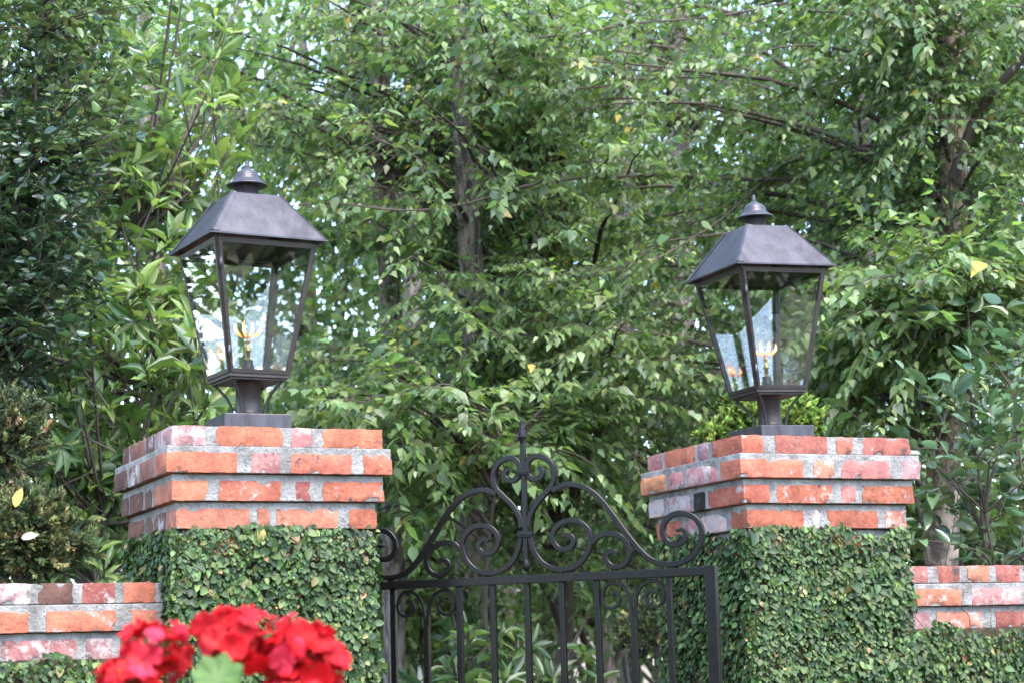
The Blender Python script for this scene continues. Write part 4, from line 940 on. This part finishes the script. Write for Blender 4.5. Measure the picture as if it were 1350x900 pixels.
for i, (x, y) in enumerate(((-9, -14), (-3.5, -16), (2.5, -15), (8, -13), (12.5, -8), (-13, -8))):  # unseen trees added to block low sky and darken reflections in the iron
    dirv = nrm(np.array([x, y, 0.0])); c_ = np.array([x, y, 0.0]); root = thing('broadleaf_tree', ['added unseen tree behind the viewer, nearest the left', 'added unseen tree behind the viewer, left of the path', 'added unseen tree behind the viewer, right of the path', 'added unseen tree behind the viewer, towards the right', 'added unseen tree far off to the right of the viewer', 'added unseen tree far off to the left of the viewer'][i], 'tree', (x, y, -.05), 'added trees behind the viewer, darkening reflections')
    me, P = trunk_mesh([c_-UPV*.1, c_+UPV*1.5, c_+UPV*3], .16, .05, 10); link('trunk', me, M['pine'], root); LV = Leaves(); n = 2600
    q = rand_dir(n)*(rng.random((n, 1))**.4)*np.array([3.3, 2.2, 1.7]); LV.add(c_+UPV*2.3+q, rand_dir(n)-UPV*.3, UPV*.7+rng.normal(0, .5, (n, 3)), rng.uniform(.25, .42, n), .2, tints(n, (.06, .11, .04), .3)); LV.build(root, M['far'], 'simple', 0, 'crown')
# low understorey bushes
for i, (u, d, vt, vb, h, lab) in enumerate(((330, 13, 560, 900, 220, 'low bush in the shade behind the left pillar'), (560, 14, 600, 880, 170, 'low bush behind the left gate bars'), (780, 16, 620, 850, 170, 'low bush behind the right gate bars'), (1000, 13, 560, 900, 220, 'low bush in the shade behind the right pillar'), (1250, 12, 560, 880, 240, 'low bush behind the camellia'), (420, 13.5, 380, 700, 150, 'mid-height bush behind the upright lantern'), (640, 22, 640, 905, 190, 'farthest low bush, behind the middle gate bars'), (880, 22, 640, 905, 190, 'farthest low bush, behind the right gate post'), (470, 22, 620, 905, 190, 'farthest low bush, behind the left gate post'), (1420, 13, 520, 900, 260, 'low bush beyond the camellia at the right edge'), (60, 12, 560, 900, 240, 'low bush in the shade behind the left wall'))):
    far_tree(lab, u, d, vt, vb, h, 5000, (0.07, 0.125, 0.042), .085, FA, ncl=40)

# pale house far behind, glimpsed through the gate
hc = at(800, 872, 34); hroot = thing('house', 'pale cream house far behind the wood, glimpsed through the gate', 'house', (hc[0], hc[1], 0))
def hbox(name, x0, x1, y0, y1, z0, z1, mat, par=hroot, bev=0): return link(name, bm_mesh(name, box_bm(hc[0]+x0, hc[0]+x1, hc[1]+y0, hc[1]+y1, z0, z1, bev)), mat, par)
hbox('wall', -2.2, 2.6, 0, 6, 0, 2.25, M['plaster'])
rb = bmesh.new(); vs = [rb.verts.new(Vector((hc[0]+x, hc[1]+y, z))) for x, y, z in ((-2.5,-.4,2.2),(2.9,-.4,2.2),(2.9,6.4,2.2),(-2.5,6.4,2.2),(-2.5,3,3.6),(2.9,3,3.6))]
for f in ((0,1,5,4),(2,3,4,5),(1,2,5),(3,0,4),(3,2,1,0)): rb.faces.new([vs[i] for i in f])
link('roof', bm_mesh('roof', rb), M['roofing'], hroot)
for x in (-1.3, .35, 1.7):
    w = hbox('window', x-.32, x+.32, -.03, .05, .9, 1.9, M['plaster']); hbox('pane', x-.26, x+.26, -.045, -.032, .96, 1.84, M['shade'], w)

# ------------------------------------------------------------------ geraniums in the foreground
def petal_mesh(k):
    tv, tf = [], []
    r = np.random.default_rng(k)
    for i in range(5):
        a = i*2*math.pi/5 + r.normal(0, .12); d = np.array([math.cos(a), math.sin(a), 0]); s = np.array([-math.sin(a), math.cos(a), 0]); cup = r.uniform(.1, .7); o = len(tv)
        for t, w in ((.04, .05), (.35, .34), (.7, .56), (.93, .46), (1.06, .20)):
            for q in (-1, -.35, .35, 1):
                wav = r.normal(0, .10) if t > .5 else 0
                tv.append(d*t + s*w*q*.95 + UPV*(cup*t*t - .25*t**3 + .16*abs(q)*w + wav + i*.012))
        for j in range(4):
            for q in range(3): a0 = o+j*4+q; tf.append((a0, a0+1, a0+5, a0+4))
    return np.array(tv), np.array(tf)
PT = []
for k in range(6):
    tv, tf = petal_mesh(k); colr = np.array([(.50, .007, .012), (.56, .010, .016), (.44, .006, .012), (.60, .030, .065), (.52, .008, .012), (.46, .008, .018)][k])  # the paler pink floret has a highlight put into its colour
    me = mesh_np('floret', tv, tf, True, np.repeat(colr[None], len(tv), 0)); me.materials.append(M['petal']); PT.append(me)
GERLEAF = mat_leaf('geranium_leaf', .5, .4, .35)
def ger_leaf(root, p, nn, r, tint):
    nn = nrm(np.array(nn, float)); a = nrm(np.cross(nn, [.3, .9, .1])); b = np.cross(nn, a); V = [p]; m = 42
    for ringf in (.5, 1.0):
        for k in range(m):
            th = 2*math.pi*k/m; lob = 1+.10*math.cos(7*th)*(ringf > .8)+.04*math.cos(21*th)*(ringf > .8); notch = 1-.55*math.exp(-(((th-math.pi+math.pi) % (2*math.pi)-math.pi)/.22)**2) if False else 1
            rr = r*ringf*lob; V.append(p + a*math.cos(th)*rr + b*math.sin(th)*rr + nn*r*(.22*ringf**2 + .09*ringf*math.cos(7*th)))
    F = [(0, 1+k, 1+(k+1) % m) for k in range(m)]; F3 = []
    for k in range(m): k2 = (k+1) % m; F3 += [(1+k, 1+m+k, 1+m+k2), (1+k, 1+m+k2, 1+k2)]
    me = mesh_np('leaf', np.array(V), np.array(F+F3), True, np.repeat([tint], len(V), 0)); link('leaf', me, GERLEAF, root)
def geranium(label, foot, heads, leaves):
    root = thing('geranium_plant', label, 'flowering plant', tuple(foot), 'red geraniums'); off = np.array(foot)
    for (c, r, nf) in heads:
        c = np.array(c, float)
        st = curve_branch(foot, c-UPV*r*.3, .02, 7, .03); V, F = tube_arrays(st, np.linspace(.0035, .0022, 7), 6)
        me = mesh_np('flower_stalk', V, F, True, np.repeat([(.16, .26, .06)], len(V), 0)); fs = link('flower_stalk', me, GERLEAF, root)
        k = np.arange(nf); ph = np.arccos(1-1.62*(k+.5)/nf); th = k*2.39996 + rng.uniform(0, 6)
        d = np.stack([np.sin(ph)*np.cos(th), np.sin(ph)*np.sin(th), np.cos(ph)], 1); d = nrm(d+rng.normal(0, .12, (nf, 3)))
        hub = c - UPV*r*.25; TBp = Tubes()
        hd = None
        for j in range(nf):
            p = c + d[j]*r*rng.uniform(.72, .95); TBp.add([hub, (hub+p)/2+UPV*.002, p], [.0012, .001, .0009], 4)
        mp = TBp.mesh('flower_head'); at2 = mp.attributes.new('tint', 'FLOAT_COLOR', 'POINT'); at2.data.foreach_set('color', np.tile([.20, .24, .08, 1], len(mp.vertices)).astype(np.float32))
        hd = link('flower_head', mp, GERLEAF, root)
        for j in range(nf):
            p = c + d[j]*r*rng.uniform(.62, 1.06); z = nrm(d[j]+rng.normal(0, .3, 3)); x = nrm(np.cross(z, rng.normal(0, 1, 3))); y = np.cross(z, x); s_ = r*rng.uniform(.27, .42)
            o = bpy.data.objects.new('floret', PT[int(rng.integers(6))]); COL.objects.link(o); o.parent = hd
            o.matrix_basis = Matrix(((x[0]*s_, y[0]*s_, z[0]*s_, p[0]), (x[1]*s_, y[1]*s_, z[1]*s_, p[1]), (x[2]*s_, y[2]*s_, z[2]*s_, p[2]), (0, 0, 0, 1)))
    for p, nn, r, tint in leaves:
        p = np.array(p, float); st = curve_branch(foot, p, .03, 6, .04); V, F = tube_arrays(st, np.linspace(.003, .0018, 6), 5)
        me = mesh_np('leaf_stalk', V, F, True, np.repeat([(.14, .24, .06)], len(V), 0)); link('leaf_stalk', me, GERLEAF, root); ger_leaf(root, p, nn, r, tint)
GD = 2.3
pc = at(270, 1120, GD+.02); pot_top = pc[2]
pot = thing('flower_pot', 'terracotta pot holding the geraniums, below the left pillar', 'flower pot', (pc[0], pc[1], pot_top-.24))
link('pot', revolve('pot', [(0, pot_top-.24), (.11, pot_top-.24), (.15, pot_top-.03), (.165, pot_top-.03), (.168, pot_top), (.15, pot_top), (.146, pot_top-.02), (0, pot_top-.02)], 40, True, pc[0], pc[1]), M['clay'], pot)
link('soil', revolve('soil', [(.1455, pot_top-.018), (.08, pot_top-.008), (0, pot_top-.004)], 24, True, pc[0], pc[1]), M['soil'], pot)
pd_ = thing('stone_pedestal', 'grey stone pedestal carrying the geranium pot', 'pedestal', (pc[0], pc[1], 0))
link('column', bm_mesh('column', box_bm(pc[0]-.15, pc[0]+.15, pc[1]-.15, pc[1]+.15, -.06, pot_top-.30, .01)), M['stone'], pd_)
link('cap_stone', bm_mesh('cap_stone', box_bm(pc[0]-.19, pc[0]+.19, pc[1]-.19, pc[1]+.19, pot_top-.299, pot_top-.241, .01)), M['stone'], pd_)
gl = lambda: tuple(np.array((.10, .20, .045))*rng.uniform(.7, 1.2))
def pot_leaves(n, u0, u1): return [(at(rng.uniform(u0, u1), rng.uniform(935, 1080), GD+rng.uniform(-.12, .12)), UPV+rng.normal(0, .35, 3)-FW*.3, rng.uniform(.028, .042), gl()) for _ in range(n)]
s1 = 1/FPX*GD
geranium('red geranium heads, leftmost, in front of the low wall', tuple(pc+np.array([-.05, 0, -.006])), [(at(203, 862, GD+.06), 45*s1, 34), (at(166, 910, GD-.02), 46*s1, 34)], pot_leaves(9, 110, 270))
geranium('red geranium heads, rightmost, in front of the creeping fig', tuple(pc+np.array([.05, 0, -.006])), [(at(308, 846, GD), 50*s1, 34), (at(396, 872, GD+.02), 54*s1, 38), (at(385, 932, GD-.03), 45*s1, 30)],
         [(at(287, 893, GD-.10), -FW*.7+UPV*.55+RT*.1, .027, (.085, .16, .035)), (at(312, 903, GD-.09), -FW*.3+UPV*.5-RT*.8, .022, (.10, .17, .06))] + pot_leaves(9, 270, 450))
print('LEAVES', cnt, 'TRIS', sum(len(o.data.polygons) for o in bpy.data.objects if o.type == 'MESH'), 'OBJ', len(bpy.data.objects))
